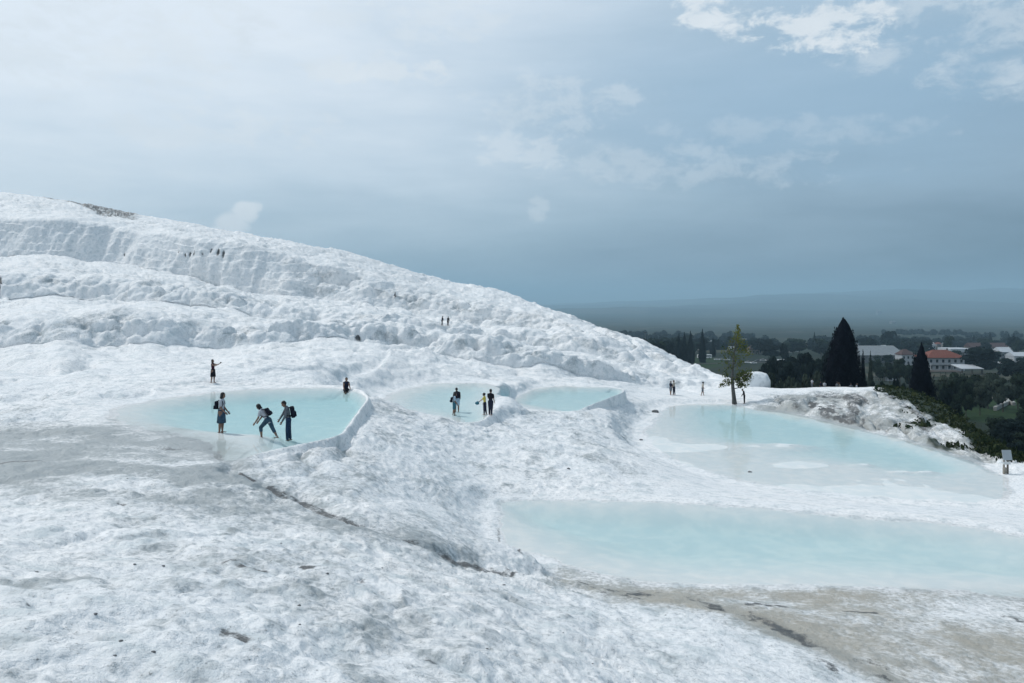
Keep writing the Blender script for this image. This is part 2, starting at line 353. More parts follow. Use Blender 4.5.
def sdist(x, y, Q):
    """signed distance (inside < 0) and rim width/height at the nearest outline point"""
    d = np.full(x.shape, 1e9, np.float32); w = np.zeros(x.shape, np.float32); h = np.zeros(x.shape, np.float32); ins = np.zeros(x.shape, bool)
    n = len(Q)
    for i in range(n):
        a, b = Q[i], Q[(i + 1) % n]
        ex, ey = b[0] - a[0], b[1] - a[1]; L2 = ex * ex + ey * ey + 1e-9
        t = np.clip(((x - a[0]) * ex + (y - a[1]) * ey) / L2, 0, 1)
        dd = np.hypot(x - a[0] - t * ex, y - a[1] - t * ey)
        m_ = dd < d
        d = np.where(m_, dd, d); w = np.where(m_, a[2] + t * (b[2] - a[2]), w); h = np.where(m_, a[3] + t * (b[3] - a[3]), h)
        c = ((a[1] > y) != (b[1] > y)) & (x < (b[0] - a[0]) * (y - a[1]) / (b[1] - a[1] + 1e-12) + a[0])
        ins ^= c
    return np.where(ins, -d, d), w, h
quiet = np.ones(TZ.shape, np.float32)       # 0 where the ground is flat and calm (pool beds, rims)
DMAX = {'upper': 0.55, 'middle': 0.28, 'back': 0.34, 'lower': 0.42, 'front': 0.55}
WID = {'upper': 2.6, 'middle': 4.0, 'back': 3.5, 'lower': 7.0, 'front': 5.0}
rim_shade = np.zeros(TZ.shape, np.float32); rim = np.zeros(TZ.shape, np.float32); bed = np.zeros(TZ.shape, np.float32)
for nme, (lev, Q) in POLY.items():
    lo = Q[:, :2].min(0) - 6; hi = Q[:, :2].max(0) + 6
    mk = (TX > lo[0]) & (TX < hi[0]) & (TY > lo[1]) & (TY < hi[1]) & (np.abs(TZ - lev) < 4)
    x = TX[mk]; y = TY[mk]; z = TZ[mk]
    wob = 0.18 * vnoise(x * 0.7, y * 0.7, x * 0, 31) + 0.07 * vnoise(x * 2.1, y * 2.1, x * 0, 33)
    s, w, h = sdist(x, y, Q)
    wid = WID[nme] * np.clip(w / 2.5, .22, 1)
    dep = DMAX[nme] * sm(-s, -0.12 * wid * (w < 1.2), wid)
    s = s + wob * np.clip(w, 0.2, 1.4)
    px = TPX[mk]; py = TPY[mk]
    if nme == 'lower':
        shallow = np.clip(1.0 - sm(py - (417 + (px - 690) * 0.17), 0, 26), 0.0, 1)
        lump = fbm(x * 0.16, y * 0.10, x * 0, 4, 41)
        dep = dep * (0.08 + 0.92 * shallow) + (0.075 * lump - 0.012) * (1 - shallow)
        for (ix, iy, ax, ay, up) in ((800, 463, 30, 4, .07), (775, 443, 45, 4, .055), (862, 463, 12, 2, .045), (900, 470, 14, 1.8, .045), (700, 445, 28, 4, .05), (926, 470, 14, 2, .04)):
            dep = dep - (dep + up) * np.exp(-(((px - ix) / ax) ** 2 + ((py - iy) / ay) ** 2) ** 1.5) * (0.85 + 0.3 * fbm(x * .8, y * .8, x * 0, 3, 5))
        rim_shade[mk] = sm(s, -.35, -.1) * (1 - sm(s, 1.0, 2.0)) * sm(px, 738, 765) * (1 - sm(px, 975, 1000)) * (py < 476)
    elif nme == 'upper':
        dep = dep * (1 - 0.93 * sm(py - (424 + 0.02 * (px - 220)) - 0.06 * (px - 220), 0, 10) * sm(310 - px, 0, 60))
        dep = dep * (0.35 + 0.65 * sm(px, 120, 230))
    elif nme == 'front':
        far = sm(525 - (py - (px - 500) * .06), 0, 22)
        s0 = s - wob * np.clip(w, 0.2, 1.4); dep = DMAX[nme] * sm(-s0, -.3, WID[nme] * (1 - far) + 2.2 * far)
        dep = dep * (1 - 0.75 * sm(py - (520 + 0.11 * (px - 500)), 0, 40) * sm(720 - px, 0, 200))
        dep = dep * (1 - 0.5 * sm(py - 560, 0, 25))
    bz = lev - 0.015 - dep
    fl = 0.03 + 0.0 * s
    lipz = lev + h; tw = np.clip(w * .35, .10, .9)
    up = np.where(s < 0, bz, np.where(s < tw, bz + (lipz - bz) * sm(s, 0, tw), lipz + (z - lipz) * sm(s - fl - tw, 0, np.maximum(w, 0.15))))
    free = (s < 0) | (bed[mk] < .5)
    TZ[mk] = np.where(((s < 0) | (s < w + fl + tw + 0.2)) & free, up, z)
    quiet[mk] = np.minimum(quiet[mk], np.where(s < 0, 0.0, sm(s, 0.10, 0.30 + w * 0.9)))
    rim[mk] = np.maximum(rim[mk], sm(s, -0.05, 0.02) * (1 - sm(s, 0.3, 0.5)))
    bed[mk] = np.maximum(bed[mk], np.where(s < 0.0, 1.0, 0.0))

# --- surface relief
PXs, PYs = TPX, TPY
hillw = np.interp(TK.ravel(), [0, 5.5, 6.3, 7.0, 7.5, 8, 9, 9.5, 10, 10.7, 11, 11.5, 12, 12.5, 13, 16], [0, 0, .3, .45, 1.0, .6, .45, 1, .65, .65, .45, .95, .65, .6, .5, .3]).reshape(TK.shape)
right_fade = 1 - sm(PXs, 690, 745) * 0.85
hillw = hillw * right_fade * quiet
sizew = np.where(PXs < 560, 1.0, 1.0 - 0.2 * sm(PXs, 560, 700))
smoothcliff = np.clip(1 - np.abs(TK - 11.5) / 0.75, 0, 1) ** 0.5 * sm(330 - PXs, 0, 90)      # the tall clean face on the upper left
hillw = hillw * (1 - 0.86 * smoothcliff)
fgw = np.interp(TK.ravel(), [0, 3, 5, 6, 7, 16], [1, 1, 1, .55, .3, .0]).reshape(TK.shape) * quiet
wetflat = sm(PYs, 432, 442) * (1 - sm(PYs, 452 - 0.0 * PXs, 500)) * sm(300 - PXs, 0, 80)       # thin grey film of water, calm
fgw = fgw * (1 - 0.5 * wetflat)
terrace = sm(PXs, 610, 660) * (TK > 4.95) * (TK < 7.1) * (1 - sm(PXs, 755, 800))
fgw = fgw * (1 - 0.85 * terrace)
mid_right = sm(PXs, 590, 690) * (TK > 2.9) * (TK < 4.1)
fgw = fgw * (1 - 0.93 * mid_right)
fgw = fgw * (1 - 0.4 * np.exp(-((PXs - 440) / 70) ** 2 - ((PYs - 510) / 50) ** 2))
bank = sm(PXs, 560, 760) * (TK < 2.2)
fgw = fgw * (1 - 0.55 * bank)
# normals of the bare slope
def normals(X, Y, Z):
    dXu, dYu, dZu = [np.gradient(a, axis=1) for a in (X, Y, Z)]; dXv, dYv, dZv = [np.gradient(a, axis=0) for a in (X, Y, Z)]
    nx = dYu * dZv - dZu * dYv; ny = dZu * dXv - dXu * dZv; nz = dXu * dYv - dYu * dXv
    l = np.sqrt(nx * nx + ny * ny + nz * nz) + 1e-12
    return nx / l, ny / l, nz / l
nx, ny, nz = normals(TX, TY, smooth_rows(TZ, 10))
disp = np.zeros(TZ.shape, np.float32)
mk = hillw > 0.02
x, y, z = TX[mk], TY[mk], TZ[mk]; hw = hillw[mk]; sz = sizew[mk]
wx = 0.9 * vnoise(x * .16, y * .16, z * .16, 51); wz_ = 0.9 * vnoise(x * .16, y * .16, z * .16, 52)
xx, yy, zz = x + wx, y + wx, z + wz_
big = fbm(x / 26, y / 30, z / 14, 3, 55)
calm = 0.6 + 0.5 * sm(fbm(x / 18, y / 18, z / 18, 2, 57), -0.35, 0.3)
d = 1.9 * big * np.minimum(1, hw * 1.6) * (0.5 + .5 * sz)
d += hw * sz * (2.0 * (domes(xx / 4.6, yy / 4.6, zz / 4.6, 61) - .5) + calm * (1.25 * (domes(xx / 2.2, yy / 2.2, zz / 2.2, 63) - .5) + 0.85 * (domes(x / 1.15, y / 1.15, z / 1.15, 65) - .5) + .35 * (domes(x / .6, y / .6, z / .6, 66) - .5) * (1 - sm(y, 100, 150))) + .22 * fbm(x / 0.9, y / 0.9, z / 0.6, 3, 68))
lph = z / 2.1 + 1.1 * fbm(x / 10, y / 14, z / 14, 3, 69); lfr = lph - np.floor(lph)
d += hw * sz * (0.5 + .5 * calm) * 1.15 * (lfr ** 1.6 * (1 - sm(lfr, .9, 1.0)) - .3)
disp[mk] = d
# fluted clean cliff
mk = smoothcliff > 0.02
x, y, z = TX[mk], TY[mk], TZ[mk]
disp[mk] += smoothcliff[mk] * (2.6 * (domes(x / 10, y / 40, z / 15, 74, 1.1) - .5) + 0.8 * vnoise(x / 7.5, y / 30, z / 40, 71) + 0.55 * vnoise(x / 2.2, y / 30, z / 16, 72) + 0.5 * fbm(x / 1.2, y / 6, z / 3.5, 3, 73))
# the near ground
mk = (fgw > 0.02) & (TY < 130)
x, y, z = TX[mk], TY[mk], TZ[mk]; fw = fgw[mk]
wx = 0.5 * vnoise(x * .6, y * .6, z * .6, 81); wy = 0.5 * vnoise(x * .6, y * .6, z * .6, 82)
xx, yy = x + wx, y + wy
calm = 0.3 + 0.7 * sm(fbm(x / 4.0, y / 4.0, z * 0, 3, 83), -0.25, 0.3)
near = 1 - sm(y, 14, 34)
d = 0.22 * fbm(x / 5.5, y / 5.5, z * 0, 3, 84) * np.minimum(1, fw * 1.5)
d += fw * calm * 0.19 * (domes(xx / 1.5, yy / 1.5, z / 1.5, 85) - .5)
d += fw * (0.35 + .65 * calm) * 0.10 * (domes(xx / 0.62, yy / 0.62, z / 0.62, 86) - .5)
d += fw * 0.07 * near * (domes(xx / 0.27, yy / 0.27, z / 0.27, 87) - .5)
d += fw * 0.10 * fbm(x / 0.5, y / 0.5, z / 0.5, 4, 88)
rph = z / 0.20 + 1.6 * fbm(x / 2.4, y / 2.4, z * 0, 3, 131) + .35 * fbm(x / .5, y / .5, z * 0, 2, 132); rfr = rph - np.floor(rph)
d += fw * (.4 + .6 * sm(fbm(x / 3.2, y / 3.2, z * 0, 2, 133), -.25, .25)) * 0.06 * (rfr ** 1.5 * (1 - sm(rfr, .84, 1.0)) - .3)
d += fw * sm(y, 26, 45) * 0.22 * fbm(x / 2.0, y / 2.4, z / 2, 4, 89)
disp[mk] += d
# lumpy skirt under the rims of the upper pools
skirt = np.exp(-(((PXs - 312 - (PYs - 455) * -1.2) / 55) ** 2 + ((PYs - 457) / 22) ** 2)) * quiet * (1 - sm(PXs, 345, 375))
mk = skirt > 0.03
x, y, z = TX[mk], TY[mk], TZ[mk]
disp[mk] += skirt[mk] * 1.1 * (domes(x / 1.1, y / 1.1, z / 0.9, 91) - .72)
# the rough outcrop beyond the lower pool
outc = sm(PXs, 745, 790) * sm(TK, 4.98, 5.10) * (1 - sm(TK, 6.2, 6.9)) * (1 - sm(PXs, 985, 1015)) * quiet
mk = outc > 0.03
x, y, z = TX[mk], TY[mk], TZ[mk]
gw = .8 * fbm(x / 3, y / 3, z * 0, 3, 95)
disp[mk] += outc[mk] * (0.40 * fbm(x / 4.0, y / 7, z / 5, 3, 93) - 0.50 * (1 - np.abs(vnoise((x - y * .35) / 1.5 + gw, y / 9, z * 0, 96))) ** 3 + 0.35 * fbm(x / .8, y / 1.2, z, 4, 94) + .15 * (domes(x / .7, y / .9, z / .7, 98) - .5))
# gully running down from the upper pool to the front pool
def polydist(px, py, pts):
    d = np.full(px.shape, 1e9)
    for (ax, ay), (bx, by) in zip(pts[:-1], pts[1:]):
        ex, ey = bx - ax, by - ay; t = np.clip(((px - ax) * ex + (py - ay) * ey) / (ex * ex + ey * ey), 0, 1)
        d = np.minimum(d, np.hypot((px - ax - t * ex) * .6, py - ay - t * ey))
    return d
GUL = [(232, 470), (268, 488), (330, 512), (400, 533), (455, 552), (500, 566), (560, 575)]
gd = polydist(PXs, PYs, GUL)
wobn = fbm(TX / 1.1, TY / 1.1, TZ * 0, 3, 97)
gul = np.exp(-((gd + 5 * wobn) / 5.0) ** 2) * (TK < 4.2) * (TPX > 200)
disp -= 0.22 * gul
for pts, w, a in (([(0, 398.5), (40, 397.5)], 2.0, .35), ([(104, 397.5), (135, 396), (150, 393)], 1.8, .35), ([(0, 421), (40, 417), (120, 413.5)], 2.2, .22), ([(4, 385), (16, 384)], 2.0, .4), ([(50, 394), (75, 394)], 2.0, .3), ([(375, 470), (410, 464), (420, 460)], 2.0, -.12), ([(0, 368), (60, 372), (90, 366)], 4, .6), ([(255, 364), (300, 360)], 3.5, .5), ([(340, 372), (380, 366)], 3, .4)):
    disp -= a * np.exp(-((polydist(PXs, PYs, pts) + 1.2 * wobn) / w) ** 2) * (TK > 4) * quiet
disp *= 1.0
TX2 = TX + nx * disp; TY2 = TY + ny * disp; TZ2 = TZ + nz * disp

# --- what lies on the rock: grey algae, dark crust, grass, and some painted shade
ns1 = fbm(TX / 2.2, TY / 2.2, TZ / 2.2, 4, 101); ns2 = fbm(TX / 0.5, TY / 0.8, TZ / 0.5, 4, 103)
film = sm(PYs - 0.035 * np.abs(PXs - 120), 405, 440) * (1 - sm(PYs + (PXs - 120) * -0.09, 478, 530)) * (1 - sm(PXs - (PYs - 440) * 1.2, 190, 262))
film = film * (1 - 0.0) * (0.7 + 0.9 * ns1)
# tongue of grey along the gully, and the broad brown-grey bank under the front pool
gd2 = polydist(PXs, PYs, [(150, 452), (240, 478), (330, 520), (400, 537), (470, 556)])
tong = np.exp(-((gd2 + 3 * wobn) / 13) ** 2) * (0.85 + 1.0 * ns1) * 0.85
bankpoly = [(560, 573), (620, 592), (700, 604), (760, 622), (830, 650), (900, 684), (960, 715)]
bd = polydist(PXs, PYs, bankpoly)
above = sm(PXs, 575, 640) * sm(PYs, 579, 592) * (1 - sm(PYs - np.interp(PXs, [560, 640, 720, 800, 860, 900, 960, 1024], [585, 606, 622, 640, 665, 688, 720, 760]), -6, 8))
above *= 1 - 0.45 * sm(PXs - 0.0 * PYs, 900, 1000) * (1 - sm(PYs, 600, 640))
brown = np.clip(above * (0.85 + 0.8 * ns1), 0, 1)
brown2 = np.exp(-(bd / 13) ** 2) * (0.95 + 0.9 * ns1)
blot = fbm(TX / 1.5 + 3, TY / 2.6, TZ * 0, 5, 121); blot2 = fbm(TX / 0.35, TY / 0.7, TZ * 0, 4, 123)
mottle = fgw * (sm(blot, .0, .42) * .42 + sm(blot2, .05, .45) * .30) * (TK < 5.5) + hillw.clip(0, 1) * .55 * sm(fbm(TX / 3.0, TY / 3.0, TZ / 1.2, 4, 125), .0, .4)
for (ax, ay, rx, ry, a) in ((75, 598, 70, 20, .55), (155, 648, 25, 9, .6), (45, 610, 40, 14, .4), (280, 650, 60, 10, .3), (320, 600, 40, 10, .35), (450, 655, 40, 14, .4), (540, 620, 50, 14, .3), (330, 660, 30, 8, .4), (250, 540, 60, 12, .35), (120, 530, 90, 16, .4), (420, 605, 30, 8, .35), (690, 640, 60, 14, .4), (820, 660, 40, 14, .5)):
    mottle = mottle + .75 * a * np.exp(-((PXs - ax) / rx) ** 2 - ((PYs - ay) / ry) ** 2) * sm(blot + .6 * blot2, -.15, .3)
dirt_and_shade = np.clip(np.maximum.reduce([mottle.clip(0, .8), film * 1.35, tong, brown * .85, brown2, outc * (0.74 + .5 * ns1 + .5 * ns2)]), 0, 1)
brownness = np.clip(np.maximum(brown, brown2 * .8) + outc * .3, 0, 1)
dark = np.clip(gul * 0.30 * (0.6 + 1.0 * ns2) + .60 * np.exp(-((gd + 2.5 * wobn) / 1.6) ** 2) * (TK < 4.2) * (0.9 + .4 * ns1) * sm(PXs, 255, 275), 0, 1) * (TPX > 236)
def streak(pts, w, k=1.0, th=0.0):
    dd = polydist(PXs, PYs, pts)
    return 1.2 * k * np.exp(-(dd / w) ** 2) * sm(ns2 + .25 * ns1, th - .2, th + .25)
for pts, w, k in ([[(118, 508), (150, 518)], 1.6, .6], [[(160, 521), (172, 525)], 1.2, .4], [[(212, 570), (240, 577), (262, 580)], 3, .9], [[(300, 576), (330, 584), (362, 587)], 3.5, .75],
                  [[(188, 648), (215, 643), (240, 650)], 5, .6], [[(100, 612), (130, 616)], 3, .6], [[(490, 562), (510, 567)], 2.2, .6], [[(515, 569), (555, 572)], 2.5, .85], [[(575, 575), (620, 592), (640, 600)], 5, .85], [[(640, 598), (690, 600)], 2.5, .7],
                  [[(748, 605), (782, 612)], 4, 1.0], [[(735, 600), (742, 606)], 2.5, .8], [[(845, 609), (875, 611)], 2.5, .7], [[(980, 616), (1000, 613), (1024, 617)], 3, 1.0], [[(895, 605), (905, 610)], 2, .7], [[(770, 632), (790, 634)], 3, .8],
                  [[(800, 645), (820, 655), (835, 672)], 8, .55], [[(860, 670), (915, 690)], 9, .5], [[(430, 655), (450, 662)], 5, .6], [[(425, 598), (455, 608)], 3.5, .5], [[(700, 640), (720, 650)], 4, .4], [[(498, 497.5), (540, 498.3)], 1.3, 1.0], [[(498, 515), (500, 530)], 1.6, .42], [[(518, 545), (521, 556)], 1.8, .6],
                  [[(0, 466), (60, 464)], 2, .5], [[(560, 577), (600, 585), (640, 596)], 5, .6], [[(700, 612), (760, 624), (800, 640)], 6, .6], [[(860, 664), (900, 684)], 8, .6], [[(735, 612), (750, 616)], 3, .6], [[(600, 578), (640, 582), (700, 590)], 3, .4], [[(90, 596), (130, 606)], 8, .22], [[(330, 512), (400, 533), (455, 552)], 2, .4], [[(240, 475), (290, 496)], 2.5, .7], [[(5, 513), (15, 512)], 2, .8], [[(130, 447), (240, 449)], 3, .35], [[(625, 598), (680, 600), (720, 612)], 4, .5], [[(600, 595), (640, 590), (700, 592)], 6, .45]):
    dark = np.maximum(dark, streak(pts, w, k))
# black rock cap on the crest, slits in the cliff (shade painted in), hollows of the outcrop
cap = sm(TK, 12.93 - .28 * sm(PXs, 60, 100), 12.97 - .2 * sm(PXs, 60, 100)) * (TK < 13.4) * sm(PXs, 36, 50) * (1 - sm(PXs, 128, 144))
dark = np.maximum(dark, cap * sm(ns2, -0.35, 0.15) * 0.95)
dirt_and_shade = np.maximum(dirt_and_shade, cap * .8)
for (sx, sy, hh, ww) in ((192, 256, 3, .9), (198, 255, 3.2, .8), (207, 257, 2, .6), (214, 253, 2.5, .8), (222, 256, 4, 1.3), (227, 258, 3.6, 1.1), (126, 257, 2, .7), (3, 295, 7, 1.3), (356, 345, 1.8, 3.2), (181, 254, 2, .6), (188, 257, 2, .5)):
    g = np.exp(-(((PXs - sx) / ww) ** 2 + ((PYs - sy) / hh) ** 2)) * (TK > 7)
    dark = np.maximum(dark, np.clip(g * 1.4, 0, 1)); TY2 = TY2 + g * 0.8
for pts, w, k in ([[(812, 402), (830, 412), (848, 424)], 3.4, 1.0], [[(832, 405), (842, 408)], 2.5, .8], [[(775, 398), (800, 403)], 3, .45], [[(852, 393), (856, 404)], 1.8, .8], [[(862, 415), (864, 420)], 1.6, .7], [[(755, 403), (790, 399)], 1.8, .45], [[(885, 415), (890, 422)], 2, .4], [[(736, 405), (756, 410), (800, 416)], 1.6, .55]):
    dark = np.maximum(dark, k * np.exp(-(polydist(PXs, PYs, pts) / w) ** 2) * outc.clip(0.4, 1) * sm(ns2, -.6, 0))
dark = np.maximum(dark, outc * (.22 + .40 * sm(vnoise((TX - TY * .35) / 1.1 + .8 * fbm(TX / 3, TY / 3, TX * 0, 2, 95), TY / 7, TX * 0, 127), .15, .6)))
dirt_and_shade = np.maximum(dirt_and_shade, rim_shade * (0.85 + .6 * ns1))  # shade on the lower pool's raised far rim, painted as a grey band
topw = np.interp(PXs, [740, 865, 880, 905, 940, 985, 1010, 1300], [300, 385, 391, 402, 420, 447.5, 462, 480])
grass = sm(PXs, 862, 876) * (TK > 5.4) * sm(topw + 4.5 * ns1 + 3 * ns2 - PYs, -1.5, 1.5)
grass = np.maximum(grass, sm(TK, 7.25, 7.6) * sm(PXs, 742, 770))
grass = np.maximum(grass, 0.9 * outc * sm(PXs, 880, 910) * sm(ns1 + .6 * ns2, 0.22, .42))
idx = np.arange(NR * NC).reshape(NR, NC)
fc = np.stack([idx[:-1, :-1], idx[:-1, 1:], idx[1:, 1:], idx[1:, :-1]], -1).reshape(-1, 4)
TV = np.stack([TX2, TY2, TZ2], -1).reshape(-1, 3)
me = mesh_np('travertine_slope', TV, fc)
for nm, a in (('dirt_and_shade', dirt_and_shade), ('brown', brownness), ('dark', dark), ('grass', grass), ('bed', bed)): attr(me, nm, a)

def travertine():
    k = Nodes('travertine')
    p = k.pos()
    n_big = k.noise(0.18, 4, 0.55); n_mid = k.noise(1.3, 5, 0.6); n_fine = k.noise(7.0, 6, 0.65); n_tiny = k.noise(34.0, 5, 0.6)
    white = k.mix(k.rng(n_big, .35, .65), (0.755, 0.77, 0.782), (0.80, 0.80, 0.80))
    white = k.mix(k.math('MULTIPLY', k.rng(n_mid, .47, .68), .7), white, (0.52, 0.575, 0.595))
    white = k.mix(k.math('MULTIPLY', k.rng(n_fine, .48, .70), .7), white, (0.45, 0.48, 0.50))
    d = k.at('dirt_and_shade'); br = k.at('brown'); dk = k.at('dark'); gr = k.at('grass'); bd_ = k.at('bed')
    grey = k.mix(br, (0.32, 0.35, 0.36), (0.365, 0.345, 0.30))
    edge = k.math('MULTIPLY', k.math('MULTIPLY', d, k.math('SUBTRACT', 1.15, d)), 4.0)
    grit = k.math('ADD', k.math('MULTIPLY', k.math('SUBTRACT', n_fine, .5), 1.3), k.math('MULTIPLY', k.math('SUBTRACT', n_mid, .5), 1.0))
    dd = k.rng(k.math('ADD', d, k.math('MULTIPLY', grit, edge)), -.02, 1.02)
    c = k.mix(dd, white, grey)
    # scattered dark flecks
    vo = k.n('ShaderNodeTexVoronoi'); vo.inputs['Scale'].default_value = 2.6; k.l(p, vo.inputs['Vector'])
    fl = k.math('MULTIPLY', k.rng(vo.outputs['Distance'], .10, .03), k.rng(n_mid, .50, .58))
    fl2 = k.math('MULTIPLY', k.rng(n_tiny, .58, .66), k.rng(n_fine, .50, .58))
    c = k.mix(k.math('MULTIPLY', k.math('MAXIMUM', fl, k.math('MULTIPLY', fl2, .8)), k.math('SUBTRACT', 1.0, bd_)), c, (0.17, 0.18, 0.185))
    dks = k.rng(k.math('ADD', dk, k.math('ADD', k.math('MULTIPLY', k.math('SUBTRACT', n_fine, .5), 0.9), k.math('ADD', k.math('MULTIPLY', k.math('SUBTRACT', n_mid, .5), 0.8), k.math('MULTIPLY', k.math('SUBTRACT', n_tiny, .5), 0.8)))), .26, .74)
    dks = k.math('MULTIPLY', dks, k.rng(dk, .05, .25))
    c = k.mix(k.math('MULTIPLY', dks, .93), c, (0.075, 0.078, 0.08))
    gcol = k.mix(k.rng(n_mid, .35, .65), (0.010, 0.021, 0.011), (0.022, 0.036, 0.016))
    gcol = k.mix(k.math('MULTIPLY', k.rng(n_fine, .5, .7), .5), gcol, (0.045, 0.05, 0.03))
    c = k.mix(gr, c, gcol)
    c = k.mix(bd_, c, k.mix(k.rng(n_mid, .4, .65), (0.60, 0.65, 0.66), (0.68, 0.70, 0.695)))
    cwet = k.mix(k.math('MULTIPLY', bd_, dd), c, (0.40, 0.45, 0.45))
    h = k.math('ADD', k.math('MULTIPLY', n_fine, .6), k.math('MULTIPLY', n_tiny, .25))
    h = k.math('MULTIPLY', k.math('SUBTRACT', h, .425), k.math('SUBTRACT', 1.0, bd_)); nm_ = k.math('MULTIPLY', k.math('SUBTRACT', n_mid, .5), k.math('SUBTRACT', 1.0, bd_))
    nb = k.bump(h, 0.7, 0.10)
    nb = k.bump(nm_, 0.5, 0.25, nb)
    k.bsdf(cwet, k.mix(d, (0.75,) * 3, (0.5,) * 3), 0.25, nb)
    return k.mat
slope = link('travertine_slope', me, travertine()); tag(slope, kind='structure')

# --- water: closed bodies that take the red out of the light on its way through
def water_mat():
    k = Nodes('pool_water')
    fr = k.n('ShaderNodeFresnel'); fr.inputs[0].default_value = 1.33
    tr = k.n('ShaderNodeBsdfTransparent'); gl = k.n('ShaderNodeBsdfGlossy'); gl.inputs['Roughness'].default_value = 0.06
    r1 = k.noise(2.2, 3, .5, mscale=(1, .55, 1)); r2 = k.noise(9.0, 3, .5, mscale=(1, .6, 1))
    nb = k.bump(k.math('ADD', r1, k.math('MULTIPLY', r2, .4)), 0.10, 0.05)
    k.l(nb, gl.inputs['Normal']); 
    mx = k.n('ShaderNodeMixShader'); k.l(k.math('MULTIPLY', fr.outputs[0], 0.6), mx.inputs[0]); k.l(tr.outputs[0], mx.inputs[1]); k.l(gl.outputs[0], mx.inputs[2])
    k.l(mx.outputs[0], k.out.inputs[0])
    va = k.n('ShaderNodeVolumeAbsorption'); va.inputs['Color'].default_value = (0.58, 0.88, 0.905, 1); va.inputs['Density'].default_value = 0.26
    k.l(va.outputs[0], k.out.inputs['Volume'])
    return k.mat
WM = water_mat()
for nme, (lev, Q) in POLY.items():
    bm = bmesh.new()
    cx, cy_ = Q[:, 0].mean(), Q[:, 1].mean()
    n = len(Q); tng = np.roll(Q[:, :2], -1, 0) - np.roll(Q[:, :2], 1, 0); tng /= np.linalg.norm(tng, axis=1)[:, None] + 1e-9
    area = 0.5 * np.sum(Q[:, 0] * np.roll(Q[:, 1], -1) - np.roll(Q[:, 0], -1) * Q[:, 1])
    nrm = np.stack([tng[:, 1], -tng[:, 0]], 1) * (1 if area > 0 else -1)
    q2 = Q[:, :2] + nrm * (0.07 + 0.75 * np.clip((Q[:, 2:3] - .6) / .6, 0, 1))
    top = [bm.verts.new((a, b, lev)) for a, b in q2]; bot = [bm.verts.new((a, b, lev - 1.1)) for a, b in q2]
    bm.faces.new(top); bm.faces.new(bot[::-1])
    for i in range(n): bm.faces.new((top[i], bot[i], bot[(i + 1) % n], top[(i + 1) % n]))
    bmesh.ops.recalc_face_normals(bm, faces=bm.faces)
    m2 = bpy.data.meshes.new('pool_water'); bm.to_mesh(m2); bm.free()
    tag(link('water', m2, WM), kind='structure')

# --- find the ground under a point of the slope
_sx = 512 + F * TX2 / TY2; _sy = HZ - F * TZ2 / TY2
def spot(px, py):
    """nearest visible point of the slope in this direction"""
    d = (_sx - px) ** 2 + (_sy - py) ** 2
    c = np.argwhere(d < 2.5)
    if len(c) == 0: c = np.array([np.unravel_index(np.argmin(d), d.shape)])
    k = min(c, key=lambda i: TY2[tuple(i)]); k = tuple(k)
    return Vector((TX2[k], TY2[k], TZ2[k]))
def ground(x, y):
    d = (TX2 - x) ** 2 + (TY2 - y) ** 2
    k = np.unravel_index(np.argmin(d), d.shape); return float(TZ2[k])
# ------------------------------------------------------------------ the valley, the far hills and the air
VY = [20, 40, 60, 85, 110, 190, 300, 480, 1050, 3400, 9000, 14000, 26000]
VZ = [-16, -17, -18.5, -20, -22.5, -28.5, -34.5, -43, -64, -114, -147, -155, -160]
def vz(Y): return np.interp(Y, VY, VZ)
def vbump(x, y):
    a = np.clip(np.asarray(y, float) / 400, 0.3, 3)
    return a * 0.9 * fbm(np.asarray(x) / (60 * a), np.asarray(y) / (60 * a), np.asarray(y) * 0, 3, 201)
def valley_z(x, y): return float(vz(y) + vbump(np.array([x]), np.array([y]))[0])
def valley_Y(py):
    """distance at which the open valley floor lies on this row"""
    ys = np.geomspace(60, 14000, 4000); r = HZ - vz(ys) / ys * F
    return float(ys[np.argmin(np.abs(r - py))])
vpx = np.concatenate([np.arange(-900, 500, 40.0), np.arange(500, 1100, 4.0), np.arange(1100, 2000, 40.0)])
vyy = np.geomspace(45, 24000, 320)
VYg, VXp = np.meshgrid(vyy, vpx, indexing='ij'); VX = (VXp - 512) / F * VYg
VZg = vz(VYg) + vbump(VX, VYg)
ridge = np.interp(VXp, [-900, 300, 540, 600, 660, 720, 800, 860, 910, 960, 1024, 1150, 2000], [303, 307, 306, 303, 301.5, 298, 294, 292, 289.5, 291, 290, 289, 292])
RY = 15000.0
rz = (HZ - ridge) / F * RY + 75 * fbm(VX / 1500, VYg / 1500, VX * 0, 4, 211)
foot = sm(VYg, 5200, RY)
hillz = vz(VYg) + (rz - vz(RY)) * foot * (1 - 0.5 * sm(VYg, RY, 24000)) + foot * (1 - foot) * 420 * fbm(VX / 1700, VYg / 2600, VX * 0, 5, 213)
i0 = int(np.searchsorted(vyy, 5200))
def sheet(name, X, Y, Z, mat, attrs=()):
    r, c = X.shape; idx = np.arange(r * c).reshape(r, c)
    fc = np.stack([idx[:-1, :-1], idx[:-1, 1:], idx[1:, 1:], idx[1:, :-1]], -1).reshape(-1, 4)
    m_ = mesh_np(name, np.stack([X, Y, Z], -1).reshape(-1, 3), fc)
    for nm, a in attrs: attr(m_, nm, a)
    return tag(link(name, m_, mat), kind='structure')
